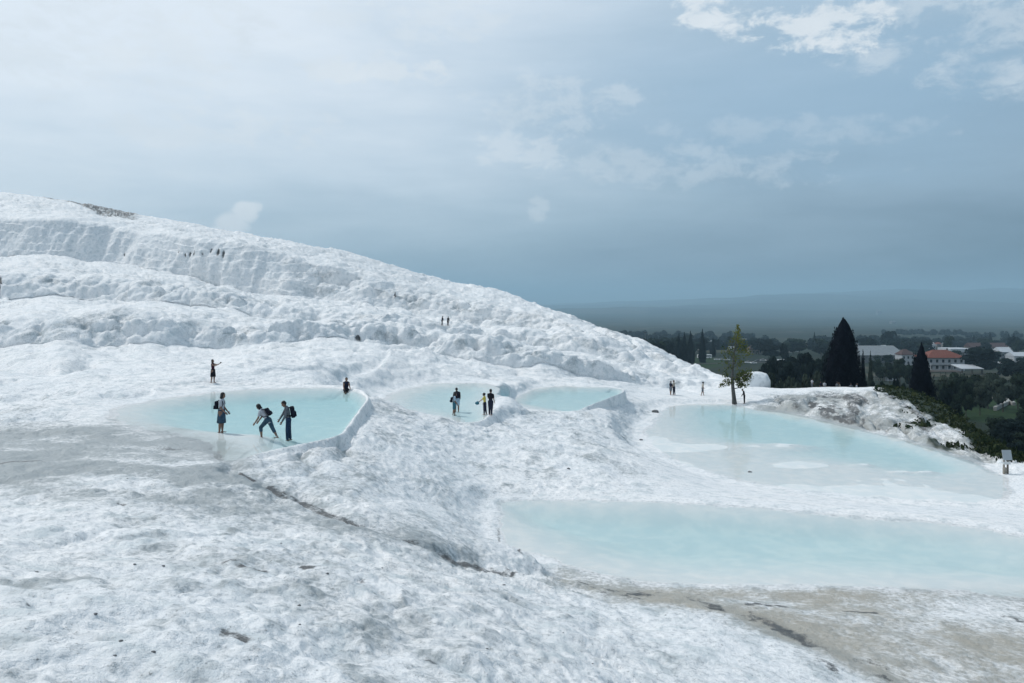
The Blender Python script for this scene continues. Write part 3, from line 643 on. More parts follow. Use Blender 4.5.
def field_mat(name, far):
    k = Nodes(name)
    vo = k.n('ShaderNodeTexVoronoi'); vo.inputs['Scale'].default_value = 0.0016 if far else 0.012
    mp = k.n('ShaderNodeMapping'); mp.inputs['Scale'].default_value = (1, 0.7 if far else 1.0, 0); mp.inputs['Rotation'].default_value = (0, 0, .3); k.l(k.pos(), mp.inputs[0]); k.l(mp.outputs[0], vo.inputs['Vector'])
    sp = k.n('ShaderNodeSeparateColor'); k.l(vo.outputs['Color'], sp.inputs[0])
    n1 = k.noise(0.0009 if far else 0.03, 6, .6); n2 = k.noise(0.006 if far else .5, 5, .6)
    c = k.mix(sp.outputs[0], (0.009, 0.017, 0.014), (0.045, 0.053, 0.04) if far else (0.028, 0.036, 0.026))
    c = k.mix(k.rng(sp.outputs[1], .72, .8), c, (0.06, 0.06, 0.045))
    c = k.mix(k.rng(n1, .45, .6), c, (0.014, 0.024, 0.016))
    c = k.mix(k.math('MULTIPLY', k.rng(n2, .5, .7), .5), c, (0.03, 0.04, 0.025))
    if not far:
        lw = k.at('lawn'); c = k.mix(lw, c, k.mix(k.rng(n2, .35, .65), (0.014, 0.032, 0.013), (0.024, 0.046, 0.017)))
    k.bsdf(c, 0.9, 0.1, k.bump(n2, .5, 20.0 if far else .4)); return k.mat
PYv = HZ - VZg / VYg * F
lawn = np.zeros(VX.shape)
for (a, b, w, h) in ((1000, 410, 45, 14), (955, 396, 22, 6), (700, 363, 26, 6), (1000, 395, 22, 5)):
    lawn = np.maximum(lawn, 1 - sm(np.hypot((VXp - a) / w, (PYv - b) / h), .8, 1.1))
sheet('ground', VX[:i0 + 2], VYg[:i0 + 2], VZg[:i0 + 2], field_mat('valley_floor', False), [('lawn', lawn[:i0 + 2])])
sheet('hills', VX[i0:], VYg[i0:], hillz[i0:], field_mat('far_hills_cover', True))

def haze():
    bm = bmesh.new(); bmesh.ops.create_cube(bm, size=1.0)
    for v in bm.verts: v.co = Vector((v.co.x * 52000, 11800 + v.co.y * 24600 , 70 + v.co.z * 480))
    m_ = bpy.data.meshes.new('haze'); bm.to_mesh(m_); bm.free()
    k = Nodes('haze_air')
    pv = k.n('ShaderNodeVolumePrincipled'); pv.inputs['Color'].default_value = (0.54, 0.82, 1.0, 1); pv.inputs['Density'].default_value = 1.55e-4
    pv.inputs['Anisotropy'].default_value = 0.15
    k.l(pv.outputs[0], k.out.inputs['Volume'])
    tag(link('haze', m_, k.mat), kind='stuff')
haze()
# ------------------------------------------------------------------ mesh pieces
def box_bm(bm, c, s, rz=0.0, bevel=0.0):
    r = bmesh.ops.create_cube(bm, size=1.0)
    for v in r['verts']: v.co = Vector((v.co.x * s[0], v.co.y * s[1], v.co.z * s[2]))
    if bevel > 0:
        es = list({e for v in r['verts'] for e in v.link_edges})
        g = bmesh.ops.bevel(bm, geom=es, offset=bevel, segments=2, affect='EDGES', profile=0.6); vs_ = {v for v in g['verts']} | {v for v in r['verts'] if v.is_valid}
        vs_ = [v for v in bm.verts if v in vs_]
    else: vs_ = r['verts']
    M = Matrix.Translation(Vector(c)) @ Matrix.Rotation(rz, 4, 'Z')
    for v in vs_: v.co = M @ v.co
    return vs_
def tube_bm(bm, pts, rads, seg=8, cap=True):
    rings = []
    pts = [Vector(p) for p in pts]
    for i, (p, r) in enumerate(zip(pts, rads)):
        d = (pts[min(i + 1, len(pts) - 1)] - pts[max(i - 1, 0)]).normalized()
        a = d.cross(Vector((0, 0, 1)) if abs(d.z) < .9 else Vector((1, 0, 0))).normalized(); b = d.cross(a)
        rings.append([bm.verts.new(p + (a * math.cos(2 * math.pi * k / seg) + b * math.sin(2 * math.pi * k / seg)) * r) for k in range(seg)])
    for A, B in zip(rings[:-1], rings[1:]):
        for k in range(seg): bm.faces.new((A[k], A[(k + 1) % seg], B[(k + 1) % seg], B[k]))
    if cap:
        bm.faces.new(rings[0][::-1]); bm.faces.new(rings[-1])
    return rings
def done(bm, name, mat, parent=None, smooth=False):
    bmesh.ops.recalc_face_normals(bm, faces=bm.faces)
    m_ = bpy.data.meshes.new(name); bm.to_mesh(m_); bm.free()
    if smooth:
        m_.polygons.foreach_set('use_smooth', np.ones(len(m_.polygons), dtype=bool))
    return link(name, m_, mat, parent)
def boxes(name, mat, parent, items, bevel=0.0):
    bm = bmesh.new()
    for c, s in items: box_bm(bm, c, s, 0, bevel)
    return done(bm, name, mat, parent)

# ------------------------------------------------------------------ vegetation
def leaf_mat(name, lo, hi, sat=None):
    k = Nodes(name)
    t = k.at('tone'); n = k.noise(1.2, 3, .6)
    c = k.mix(k.math('ADD', t, k.math('MULTIPLY', k.math('SUBTRACT', n, .5), .35), clamp=True), lo, hi)
    b = k.bsdf(c, 0.8, 0.04)
    return k.mat
def cards(cent, size, rng, nrm=None, tone=None, aspect=0.7, jit=0.6):
    n = len(cent)
    d = rng.normal(size=(n, 3)); d /= np.linalg.norm(d, axis=1)[:, None]
    if nrm is not None: d = nrm + jit * d; d /= np.linalg.norm(d, axis=1)[:, None]
    a = np.cross(d, rng.normal(size=(n, 3))); a /= np.linalg.norm(a, axis=1)[:, None] + 1e-9
    b = np.cross(d, a)
    s = (size * (0.6 + 0.8 * rng.random(n)))[:, None]
    a = a * s; b = b * s * aspect
    v = np.stack([cent - a * .5, cent - b * .5 + a * .12, cent + a * .55, cent + b * .5 + a * .1], 1).reshape(-1, 3)
    f = np.arange(n * 4).reshape(n, 4)
    return v, f, np.repeat(tone if tone is not None else rng.random(n), 4)
def cards_mesh(name, parts):
    V = []; Fs = []; T = []; o = 0
    for v, f, t in parts:
        V.append(v); Fs.append(f + o); T.append(t); o += len(v)
    m_ = mesh_np(name, np.concatenate(V), np.concatenate(Fs), smooth=False); attr(m_, 'tone', np.concatenate(T)); return m_
def lump(cent, rx, ry, rz_, rng, tone=0.05, amp=.16):
    """an uneven closed body inside a crown so that it does not read as hollow"""
    nu, nv = 12, 8
    th = np.linspace(0, 2 * np.pi, nu, endpoint=False); ph = np.linspace(0.05, np.pi - .05, nv)
    PH, TH = np.meshgrid(ph, th, indexing='ij')
    r = 1 + amp * rng.normal(size=PH.shape).clip(-1.5, 1.5)
    v = np.stack([cent[0] + rx * r * np.sin(PH) * np.cos(TH), cent[1] + ry * r * np.sin(PH) * np.sin(TH), cent[2] + rz_ * r * np.cos(PH)], -1).reshape(-1, 3)
    ix = np.arange(nu * nv).reshape(nv, nu)
    f = np.stack([ix[:-1], np.roll(ix[:-1], -1, 1), np.roll(ix[1:], -1, 1), ix[1:]], -1).reshape(-1, 4)
    return v, f, np.full(len(v), tone)
def broad_crown(seed, n=1500, lobes=16, size=0.13, core=.62):
    """crown of a round tree, unit height 1 (z from 0.15 to 1), unit width"""
    rng = np.random.default_rng(seed); parts = []
    for i in range(lobes):
        u = rng.random(); a = rng.random() * 6.283; rr = 0.36 * math.sqrt(rng.random()) * (1.15 - .7 * abs(u - .4))
        c = np.array([rr * math.cos(a), rr * math.sin(a), 0.28 + 0.58 * u]); R = 0.11 + .10 * rng.random()
        m_ = int(n / lobes); d = rng.normal(size=(m_, 3)); d /= np.linalg.norm(d, axis=1)[:, None]; d[:, 2] = np.abs(d[:, 2]) * .9 - .2 * (rng.random(m_) < .35)
        pos_ = c + d * R * (0.7 + .45 * rng.random(m_))[:, None] * np.array([1.15, 1.15, .95])
        tn = np.clip(rng.random() * .45 + .25 + .25 * d[:, 2] + .15 * rng.normal(size=m_), 0, 1)
        parts.append(cards(pos_, np.full(m_, size * (.6 + .5 * rng.random())), rng, d, tn))
        parts.append(lump(c, R * core, R * core, R * core * .9, rng))
    return cards_mesh('crown', parts)
def cone_crown(seed, n=2600, size=0.05, tips=1, fat=.5, blunt=.75, base=.02, belly=.22):
    """crown of a cypress: unit height, width 1 at the widest"""
    rng = np.random.default_rng(seed); parts = []
    def prof(z): return fat * np.where(z < belly, .72 + .28 * (z / belly), np.clip(1 - (z - belly) / (1 - belly), 0, 1) ** blunt)
    wob = rng.normal(size=24)
    def rad(z, a): return prof(z) * (1 + .10 * np.sin(3 * a + 9 * z + wob[0]) + .08 * np.sin(7 * a - 14 * z + wob[1]) + .06 * np.sin(23 * z + 2 * a + wob[2]))
    z = base + (1 - base) * (1 - np.sqrt(1 - rng.random(n) * .985)) ; a = rng.random(n) * 6.283
    r = rad(z, a) * (0.86 + .2 * rng.random(n))
    pos_ = np.stack([r * np.cos(a), r * np.sin(a), z], 1); d = np.stack([np.cos(a), np.sin(a), np.full(n, .55)], 1)
    parts.append(cards(pos_, np.full(n, size), rng, d, np.clip(.35 + .25 * np.sin(5 * a + 20 * z) + .2 * rng.normal(size=n), 0, 1), .55, .7))
    # upright tufts that break the outline
    for i in range(26):
        zz = base + .1 + .70 * rng.random(); aa = rng.random() * 6.283; rr = float(rad(np.array([zz]), np.array([aa]))[0]) * .97
        m_ = 26; t = rng.random(m_)
        p0 = np.array([rr * math.cos(aa), rr * math.sin(aa), zz]); q = np.array([.02 * math.cos(aa), .02 * math.sin(aa), .085])
        pos_ = p0 + t[:, None] * q + rng.normal(size=(m_, 3)) * .014 * (1.2 - t)[:, None]
        parts.append(cards(pos_, np.full(m_, size * .75), rng, None, np.clip(.5 + .2 * rng.normal(size=m_), 0, 1), .5))
    for tt in range(tips):
        ox, hh = ((0, .985), (.10, .945))[tt]; m_ = 70; t = rng.random(m_)
        pos_ = np.stack([ox + rng.normal(size=m_) * .045 * (1.1 - t), rng.normal(size=m_) * .045 * (1.1 - t), hh - .09 + .09 * t], 1)
        parts.append(cards(pos_, np.full(m_, size * .8), rng, None, .4 + .2 * rng.random(m_), .5))
    nu, nv = 18, 16
    zz = np.linspace(base, .97, nv); th = np.linspace(0, 2 * np.pi, nu, endpoint=False)
    ZZ, TH = np.meshgrid(zz, th, indexing='ij'); R = rad(ZZ, TH) * .86 * np.clip((1.0 - ZZ) / .12, 0.02, 1) ** .6 + .002
    v = np.stack([R * np.cos(TH), R * np.sin(TH), ZZ], -1).reshape(-1, 3); ix = np.arange(nu * nv).reshape(nv, nu)
    f = np.stack([ix[:-1], np.roll(ix[:-1], -1, 1), np.roll(ix[1:], -1, 1), ix[1:]], -1).reshape(-1, 4)
    parts.append((v, f, np.full(len(v), .08)))
    return cards_mesh('crown', parts)
def trunk_mesh(h=.4, r=.03, limbs=4, seed=0):
    rng = random.Random(seed); bm = bmesh.new()
    tube_bm(bm, [(0, 0, -.04), (0.004, 0, h * .3), (-.004, .003, h * .7), (0, 0, h)], [r * 1.4, r, r * .8, r * .5])
    for i in range(limbs):
        a = rng.random() * 6.283; z0 = h * (.55 + .4 * rng.random()); l = .16 + .1 * rng.random()
        tube_bm(bm, [(0, 0, z0), (l * .5 * math.cos(a), l * .5 * math.sin(a), z0 + .08), (l * math.cos(a), l * math.sin(a), z0 + .2)], [r * .5, r * .36, r * .15], 5)
    bmesh.ops.recalc_face_normals(bm, faces=bm.faces); m_ = bpy.data.meshes.new('trunk'); bm.to_mesh(m_); bm.free(); return m_
BARK = paint('bark', (0.065, 0.055, 0.045), .9, .3, 9)
L_DARK = leaf_mat('dark_leaves', (0.004, 0.009, 0.013), (0.016, 0.028, 0.026))
L_MID = leaf_mat('green_leaves', (0.008, 0.015, 0.014), (0.030, 0.048, 0.032))
L_GREY = leaf_mat('grey_green_leaves', (0.018, 0.027, 0.024), (0.060, 0.080, 0.062))
L_CYP = leaf_mat('cypress_leaves', (0.0025, 0.004, 0.009), (0.007, 0.011, 0.017))
BROAD = [broad_crown(300 + i, 1500, 15 + 3 * i) for i in range(5)]
FINE = [broad_crown(320 + i, 3600, 22, .085) for i in range(4)]
SPIRE = [cone_crown(340 + i, 1200, .075, fat=.5, blunt=.9) for i in range(3)]
TRUNKS = [trunk_mesh(.42, .03, 4, i) for i in range(3)]
for i, t in enumerate(TRUNKS): t.materials.append(BARK)
_crowned = {}
def crown_mesh(base, mat):
    key = (base.name, mat.name)
    if key not in _crowned:
        m_ = base.copy(); m_.materials.clear(); m_.materials.append(mat); _crowned[key] = m_
    return _crowned[key]
rt = random.Random(5)
def tree(name, cat, label, group, px, top, Y, wpx, base, mat, tr=True, zbase=None):
    x = (px - 512) / F * Y; z0 = valley_z(x, Y) if zbase is None else zbase
    zt = (HZ - top) / F * Y; h = max(1.0, zt - z0 + .15); w = wpx / F * Y
    r = empty(name, (x, Y, z0 - .15), rt.random() * 6.28); tag(r, label, cat, group)
    c = bpy.data.objects.new('crown', crown_mesh(base, mat)); COL.objects.link(c); c.parent = r; c.scale = (w, w, h)
    if tr:
        t = bpy.data.objects.new('trunk', TRUNKS[rt.randrange(3)]); COL.objects.link(t); t.parent = r; t.scale = (w * .8, w * .8, h)
    return r

big_cy = cone_crown(351, 7000, .036, tips=2, fat=.5, blunt=.55, belly=.22); two_cy = cone_crown(357, 6000, .038, fat=.5, blunt=.72, belly=.40)
tree('cypress_tree', 'cypress', 'tallest black-green cypress with a double tip at the edge of the white terrace', None, 843.5, 316, 100, 41, big_cy, L_CYP, True, ground((843.5 - 512) / F * 100, 100))
tree('cypress_tree', 'cypress', 'dark pointed cypress standing right behind the grassy bank beside the red-roofed house', None, 921.5, 341, 108, 29, two_cy, L_CYP)
tree('cypress_tree', 'cypress', 'small dark cypress close to the right side of the tallest cypress', None, 863, 349, 150, 9, SPIRE[1], L_CYP)
tree('poplar_tree', 'tree', 'thin grey-green tree in front of the long grey warehouse', None, 870.5, 350, 165, 8, SPIRE[2], L_GREY)
for px, top, Y, w in ((679, 333, 520, 8), (684.5, 332, 525, 8), (690.5, 330.5, 530, 9), (702.5, 328.5, 540, 8)):
    tree('conifer_tree', 'conifer', 'slim dark conifer rising above the wood left of the lone yellow-green tree', 'conifers above the wood', px, top, Y, w, SPIRE[rt.randrange(3)], L_DARK)
for px, top, Y, w in ((814.5, 331.5, 900, 4), (713, 337, 650, 6), (1009, 333, 1100, 4), (1014, 332, 1100, 4), (990, 332, 1050, 5), (974, 334, 1000, 4), (870, 336, 900, 5)):
    tree('conifer_tree', 'conifer', 'tiny distant dark conifer in the tree line against the blue plain', 'distant conifers in the tree line', px, top, Y, w, SPIRE[rt.randrange(3)], L_DARK)
for px, top, Y, w in ((775, 371, 130, 17), (790, 375, 125, 20), (803, 371, 120, 18), (817, 369, 122, 19), (829, 373, 118, 14)):
    tree('bush', 'bush', 'grey-green rounded bush just behind the edge of the white terrace', 'bushes behind the terrace edge', px, top, Y, w, FINE[rt.randrange(4)], L_GREY)
for px, top, Y, w in ((860, 377, 112, 16), (872, 379, 110, 16), (884, 378, 112, 14), (896, 376, 118, 12), (852, 381, 112, 10)):
    tree('bush', 'bush', 'low black-green bush between the two big cypresses', 'bushes between the two big cypresses', px, top, Y, w, FINE[rt.randrange(4)], L_DARK)
for px, top, Y, w in ((812, 356, 190, 28), (786, 358, 200, 28), (828, 349, 215, 24), (800, 351, 250, 26), (768, 362, 190, 22), (776, 354, 270, 22), (757, 367, 180, 16), (822, 360, 170, 20)):
    tree('round_tree', 'tree', 'dark round tree in the clump left of the tallest cypress', 'trees left of the tallest cypress', px, top, Y, w, FINE[rt.randrange(4)], L_DARK)
for px, top, Y, w in ((900, 357, 300, 16), (890, 361, 310, 14), (880, 365, 330, 12), (876, 358, 360, 12), (909, 364, 280, 10)):
    tree('round_tree', 'tree', 'mid-green bushy tree by the small pavilion between the two big cypresses', 'trees by the pavilion', px, top, Y, w, FINE[rt.randrange(4)], L_MID)
for px, top, Y, w in ((943, 374, 190, 22), (957, 371, 210, 24), (972, 374, 205, 20), (988, 372, 200, 22), (1003, 376, 190, 22), (1018, 372, 200, 24), (950, 378, 170, 18), (980, 379, 180, 18), (1030, 380, 170, 24), (966, 380, 175, 16)):
    tree('round_tree', 'tree', 'grey-green round tree in the grove below the red-roofed house', 'trees below the red-roofed house', px, top, Y, w, FINE[rt.randrange(4)], L_GREY if rt.random() < .75 else L_MID)
for px, top, Y, w in ((906, 380, 124, 13), (935, 398, 128, 24), (944, 386, 145, 16), (948, 410, 112, 22), (946, 424, 98, 16), (936, 416, 112, 18)):
    tree('round_tree', 'tree', 'black-green bushy tree under the right-hand cypress beside the winding path', 'trees beside the winding path', px, top, Y, w, FINE[rt.randrange(4)], L_DARK)
for px, top, Y, w in ((996, 415, 130, 20), (1004, 420, 120, 26), (1016, 418, 122, 24), (1000, 428, 110, 20), (1000, 436, 98, 22), (1014, 440, 95, 24), (1030, 430, 105, 30), (1022, 408, 150, 14), (1004, 446, 88, 14), (1010, 428, 112, 20)):
    tree('shrub', 'shrub', 'dark shrub on the slope right of the winding path above the notice board', 'shrubs right of the winding path', px, top, Y, w, FINE[rt.randrange(4)], L_MID if rt.random() < .4 else L_DARK)
for px, top, Y, w in ((904, 382, 100, 12), (913, 386, 98, 13), (926, 390, 96, 15), (938, 397, 91, 14), (949, 406, 84, 14), (960, 417, 77, 13), (970, 427, 72, 12), (979, 436, 68, 12), (990, 446, 64, 12), (955, 399, 100, 16)):
    tree('shrub', 'shrub', 'black-green scrub along the far edge of the grassy bank', 'scrub along the grassy bank', px, top, Y, w, FINE[rt.randrange(4)], L_DARK)
tree('round_tree', 'tree', 'broad dark tree close to the right side of the red-roofed house', None, 982, 346.5, 400, 38, FINE[0], L_DARK)
tree('round_tree', 'tree', 'dark wide tree near the right edge below the white sheds', None, 1013, 357, 330, 30, FINE[2], L_DARK)
tree('round_tree', 'tree', 'tall dark round tree in the tree line just right of the tallest cypress', None, 889, 331, 820, 16, BROAD[1], L_DARK)
for i in range(34):
    Y = rt.uniform(400, 650); px = rt.uniform(868, 1032); x = (px - 512) / F * Y
    if Y < 430 and 924 < px < 990: continue
    top = HZ - (valley_z(x, Y) + rt.uniform(4.5, 8.0)) / Y * F
    tree('garden_tree', 'tree', 'small bushy garden tree between the houses of the village', 'garden trees between the houses', px, top, Y, rt.uniform(7, 13), BROAD[rt.randrange(5)], rt.choice([L_MID, L_GREY, L_DARK]))
n_b = 0
while n_b < 84:
    Y = rt.uniform(430, 900); px = rt.uniform(632, 1060)
    if Y < 640 and 683 < px < 768: continue
    if 850 < px < 1024 and Y < 640: continue
    top = rt.uniform(334.5, 343) + (900 - Y) / 900 * 6
    left = px < 835
    tree('round_tree', 'tree', 'dark distant round tree in the wood left of the tallest cypress' if left else 'dark distant round tree in the wooded belt above the village roofs',
         'wood left of the tallest cypress' if left else 'wooded belt above the village roofs', px, top, Y, rt.uniform(10, 19), BROAD[rt.randrange(5)], L_DARK if rt.random() < .7 else L_MID)
    n_b += 1
def far_woods():
    rng = np.random.default_rng(77); parts = []
    for i in range(1500):
        Y = 840 * (2.1 ** (rng.random() ** 1.3)); px = rng.uniform(540, 1250)
        x = (px - 512) / F * Y
        if fbm(np.array([x / 300]), np.array([Y / 260]), np.array([0.0]), 2, 9)[0] < -.22 + .5 * sm(Y, 1100, 1760): continue
        z0 = valley_z(x, Y); w = rng.uniform(7, 16); h = rng.uniform(6, 13)
        m_ = 46; d = rng.normal(size=(m_, 3)); d /= np.linalg.norm(d, axis=1)[:, None]; d[:, 2] = np.abs(d[:, 2])
        parts.append(cards(np.array([x, Y, z0 + h * .35]) + d * np.array([w * .5, w * .5, h * .65]), np.full(m_, 3.4), rng, d, np.clip(.2 + .4 * rng.random() + .2 * d[:, 2], 0, 1) * np.ones(m_)))
        parts.append(lump((x, Y, z0 + h * .35), w * .45, w * .45, h * .55, rng))
    tag(link('far_woods', cards_mesh('far_woods', parts), L_DARK), kind='stuff')
far_woods()

def bank_grass():
    rng = np.random.default_rng(31); g = grass.ravel(); kk = TK.ravel(); pxx = TPX.ravel()
    c = np.where((g > .55) & (kk > 5.3) & (kk < 8.6) & (pxx > 858) & (pxx < 1040))[0]
    c = rng.choice(c, 9000); p = TV[c] + rng.normal(size=(len(c), 3)) * np.array([.3, .3, 0.03]); p[:, 2] += .10
    n = np.stack([rng.normal(size=len(c)), -np.abs(rng.normal(size=len(c))), .25 * np.ones(len(c))], 1); n /= np.linalg.norm(n, axis=1)[:, None]
    tuft = cards(p, np.where(rng.random(len(c)) < .06, .62, .27), rng, n, np.clip(.35 + .3 * rng.normal(size=len(c)), 0, 1), .5, .3)
    tag(link('grass', cards_mesh('grass', [tuft]), leaf_mat('dry_grass', (0.008, 0.018, 0.009), (0.05, 0.062, 0.028))), kind='stuff')
bank_grass()

# the lone slender tree at the head of the lower pool
def lone_tree():
    rng = np.random.default_rng(12)
    b = spot(735, 402.5); Y = b.y; s = Y / F
    r = empty('slender_tree', b); tag(r, 'slender yellow-green tree with sparse foliage at the head of the lower pool', 'tree')
    bm = bmesh.new()
    def at_(px, py): return Vector(((px - 741.5) * s, (rng.random() - .5) * 1.2, (403 - py) * s))
    trunk = [(741.7, 405), (741, 397), (740, 388), (739.2, 378), (739.8, 368), (740.8, 356), (742.5, 344), (744, 334), (745, 327)]
    tp = [Vector(((px - 741.5) * s, 0, (403 - py) * s)) for px, py in trunk]
    tube_bm(bm, tp, [.29, .225, .19, .155, .11, .075, .05, .03, .012], 9)
    ends = []
    for px, py, qx, qy in ((740, 384, 731, 376), (740, 380, 749, 372), (740, 376, 754, 374), (740.5, 370, 732, 360), (741, 364, 747, 350), (741, 360, 735, 346), (740.5, 354, 746, 342), (740, 348, 736, 336), (740, 342, 743, 332), (740, 388, 752, 383), (740, 366, 748, 362), (740, 382, 729, 384)):
        a = Vector(((px - 741.5) * s, 0, (403 - py) * s)); e = at_(qx, qy); m_ = (a + e) / 2 + Vector((0, 0, -.12))
        tube_bm(bm, [a, m_, e], [.055, .035, .012], 5); ends.append((a, e))
        for j in range(4):
            t = rng.uniform(.35, .95); p = a.lerp(e, t); q = p + Vector(rng.normal(size=3) * .45) + Vector((0, 0, .35))
            tube_bm(bm, [p, q], [.018, .005], 4); ends.append((p, q))
    done(bm, 'trunk', paint('grey_bark', (0.075, 0.075, 0.072), .9, .35, 7), r, True)
    C = []; T = []
    def clump(px, py, rx, ry, n, t):
        c = np.array([(px - 741.5) * s, 0, (403 - py) * s]); d = rng.normal(size=(n, 3)) * .5
        C.append(c + d * np.array([rx * s, rx * s * .9, ry * s])); T.append(np.clip(t + .18 * rng.normal(size=n), 0, 1))
    for px, py, rx, ry, n, t in ((745, 331, 3.0, 5, 80, .85), (745.5, 338, 3.5, 5, 90, .8), (748, 342, 4, 5, 70, .75), (752, 348, 4, 4, 70, .6), (755, 353, 3.5, 4, 50, .7), (737, 350, 4, 6, 50, .3), (743, 355, 6, 6, 60, .5), (734, 356, 3.5, 6, 30, .3), (747, 361, 4, 5, 40, .4), (736, 366, 5, 6, 36, .25),
                                 (750, 374, 5, 5, 260, .45), (753, 378, 4, 4, 180, .35), (745, 380, 4, 4, 130, .35), (748, 384, 5, 3, 120, .3), (735, 382, 4, 3, 50, .3), (729, 384, 3, 2, 40, .5), (757, 373, 3.5, 4, 110, .6), (733, 374, 3, 4, 30, .35), (747, 350, 4, 6, 50, .6), (745, 326.5, 1.2, 2.5, 24, .9), (730, 350, 3, 8, 18, .3), (728, 366, 3, 7, 14, .3)):
        clump(px, py, rx, ry, n, t)
    for a, e in ends:
        n = 5; C.append(np.array([a.lerp(e, rng.uniform(.5, 1.05)) for _ in range(n)]) + rng.normal(size=(n, 3)) * .12); T.append(np.full(n, .5))
    C = np.concatenate(C); T = np.concatenate(T)
    m_ = cards_mesh('crown', [cards(C, np.full(len(C), .22), rng, None, T, .55)])
    link('crown', m_, leaf_mat('yellow_green_leaves', (0.016, 0.036, 0.014), (0.17, 0.185, 0.045)), r)
lone_tree()

# ------------------------------------------------------------------ white boulder, stones, path, low walls
WHITE_ROCK = None
def rock(name, label, cat, loc, s, seed, mat, amp=.18, group=None, sub=4, sq=1.0):
    bm = bmesh.new(); bmesh.ops.create_icosphere(bm, subdivisions=sub, radius=1.0)
    co = np.array([v.co[:] for v in bm.verts])
    if sq != 1.0:
        for v in bm.verts: v.co = Vector([math.copysign(abs(c) ** sq, c) * .82 for c in v.co])
    n = fbm(co[:, 0] * 1.3 + seed, co[:, 1] * 1.3, co[:, 2] * 1.3, 4, seed) * amp * 1.6 + amp * .5 * domes(co[:, 0] * 3 + seed, co[:, 1] * 3, co[:, 2] * 3, seed)
    for v, k in zip(bm.verts, n): v.co = Vector((v.co.x * s[0], v.co.y * s[1], v.co.z * s[2])) * (1 + float(k))
    o = done(bm, name, mat, None, True); o.location = loc; return tag(o, label, cat, group)
def white_rock_mat():
    k = Nodes('white_rock'); n = k.noise(1.5, 5, .6); n2 = k.noise(9, 5, .6)
    k.bsdf(k.mix(k.rng(n, .45, .7), (0.72, 0.75, 0.77), (0.55, 0.59, 0.61)), .8, .2, k.bump(n2, .5, .08)); return k.mat
WHITE_ROCK = white_rock_mat()
rock('white_boulder', 'big rounded white travertine boulder at the far end of the terrace behind the slender tree', 'boulder', ((755.5 - 512) / F * 97.5, 97.5, -11.1), (2.15, 1.5, 1.95), 3, WHITE_ROCK, .07, None, 5, .62)
DARKSTONE = paint('dark_stone', (0.13, 0.135, 0.14), .9, .4, 5)
for px, py, s_, lab in ((656, 411, .26, 'small dark stone on white rock at the left corner of the lower pool'), (641, 438.5, .10, 'dark pebble on the white slope below the left corner of the lower pool'),
                        (569, 468.5, .06, 'tiny dark stone alone on the white slope between the pools'), (750, 471, .09, 'small dark stone in the middle of the shallow white water')):
    p = spot(px, py); rock('stone', lab, 'stone', p + Vector((0, 0, s_ * .25)), (s_ * 1.3, s_, s_ * .6), int(px), DARKSTONE, .25, None, 3)
rs = random.Random(21)
for i in range(16):
    px, py = rs.uniform(20, 640), rs.uniform(560, 676)
    if px > 540 and py < 600: continue
    p = spot(px, py); s_ = rs.uniform(.008, .017)
    rock('pebble', 'small dark pebble on the bright lumpy rock in the foreground', 'pebble', p + Vector((0, 0, s_ * .2)), (s_ * rs.uniform(1, 1.8), s_, s_ * .7), i + 40, DARKSTONE, .25, 'dark pebbles in the foreground', 2)
PATHM = paint('pale_gravel', (0.17, 0.17, 0.165), .95, .2, 1.2)
def strip(name, pts, mat):
    V = []
    pts2 = []
    for a, b in zip(pts[:-1], pts[1:]):
        for t in np.linspace(0, 1, 5)[:-1]: pts2.append([a[i] + (b[i] - a[i]) * t for i in range(3)])
    pts2.append(list(pts[-1]))
    for px, py, w in pts2:
        Y = valley_Y(py)
        for sx in (-.5, -.17, .17, .5):
            x = (px + sx * w - 512) / F * Y; V.append((x, Y, valley_z(x, Y) + .22))
    n = len(pts2); ix = np.arange(n * 4).reshape(n, 4)
    f = np.stack([ix[:-1, :-1], ix[:-1, 1:], ix[1:, 1:], ix[1:, :-1]], -1).reshape(-1, 4)
    tag(link(name, mesh_np(name, np.array(V), f), mat), kind='structure')
strip('path', [(992, 446, 16), (982, 441, 15), (976, 434, 12), (968, 427, 7), (960, 421, 4), (956, 415, 3), (954.5, 410, 3), (958, 406.5, 3), (966, 403, 3), (973, 400.5, 3)], PATHM)
strip('path', [(957, 400.5, 8), (957, 398, 10), (955, 395.5, 7), (953, 393.5, 4)], PATHM)
strip('road', [(640, 364.5, 40), (760, 362.5, 40), (800, 362, 30)], paint('dull_asphalt', (0.05, 0.052, 0.055), .9))
STONEW = paint('pale_stone_wall', (0.30, 0.30, 0.29), .9, .3, 2.0)
def low_wall(pts, label):
    bm = bmesh.new()
    W_ = [Vector(((px - 512) / F * valley_Y(py), valley_Y(py), 0)) for px, py in pts]
    for a, b in zip(W_[:-1], W_[1:]):
        n = max(2, int((b - a).length / 3)); d = (b - a); ang = math.atan2(d.y, d.x)
        for i in range(n):
            c = a + d * ((i + .5) / n); c.z = valley_z(c.x, c.y) + .45
            box_bm(bm, c, (d.length / n - .05, .8, 1.1 + .2 * rs.random()), ang, .06)
    tag(done(bm, 'stone_wall', STONEW), label, 'wall')
low_wall([(990, 397.5), (1003, 400), (1014, 405)], 'pale low stone wall slanting down across the upper side of the lawn')
low_wall([(995, 410), (1002, 406.5), (1008.5, 403.5)], 'pale low stone wall rising to the right on the lower side of the lawn')

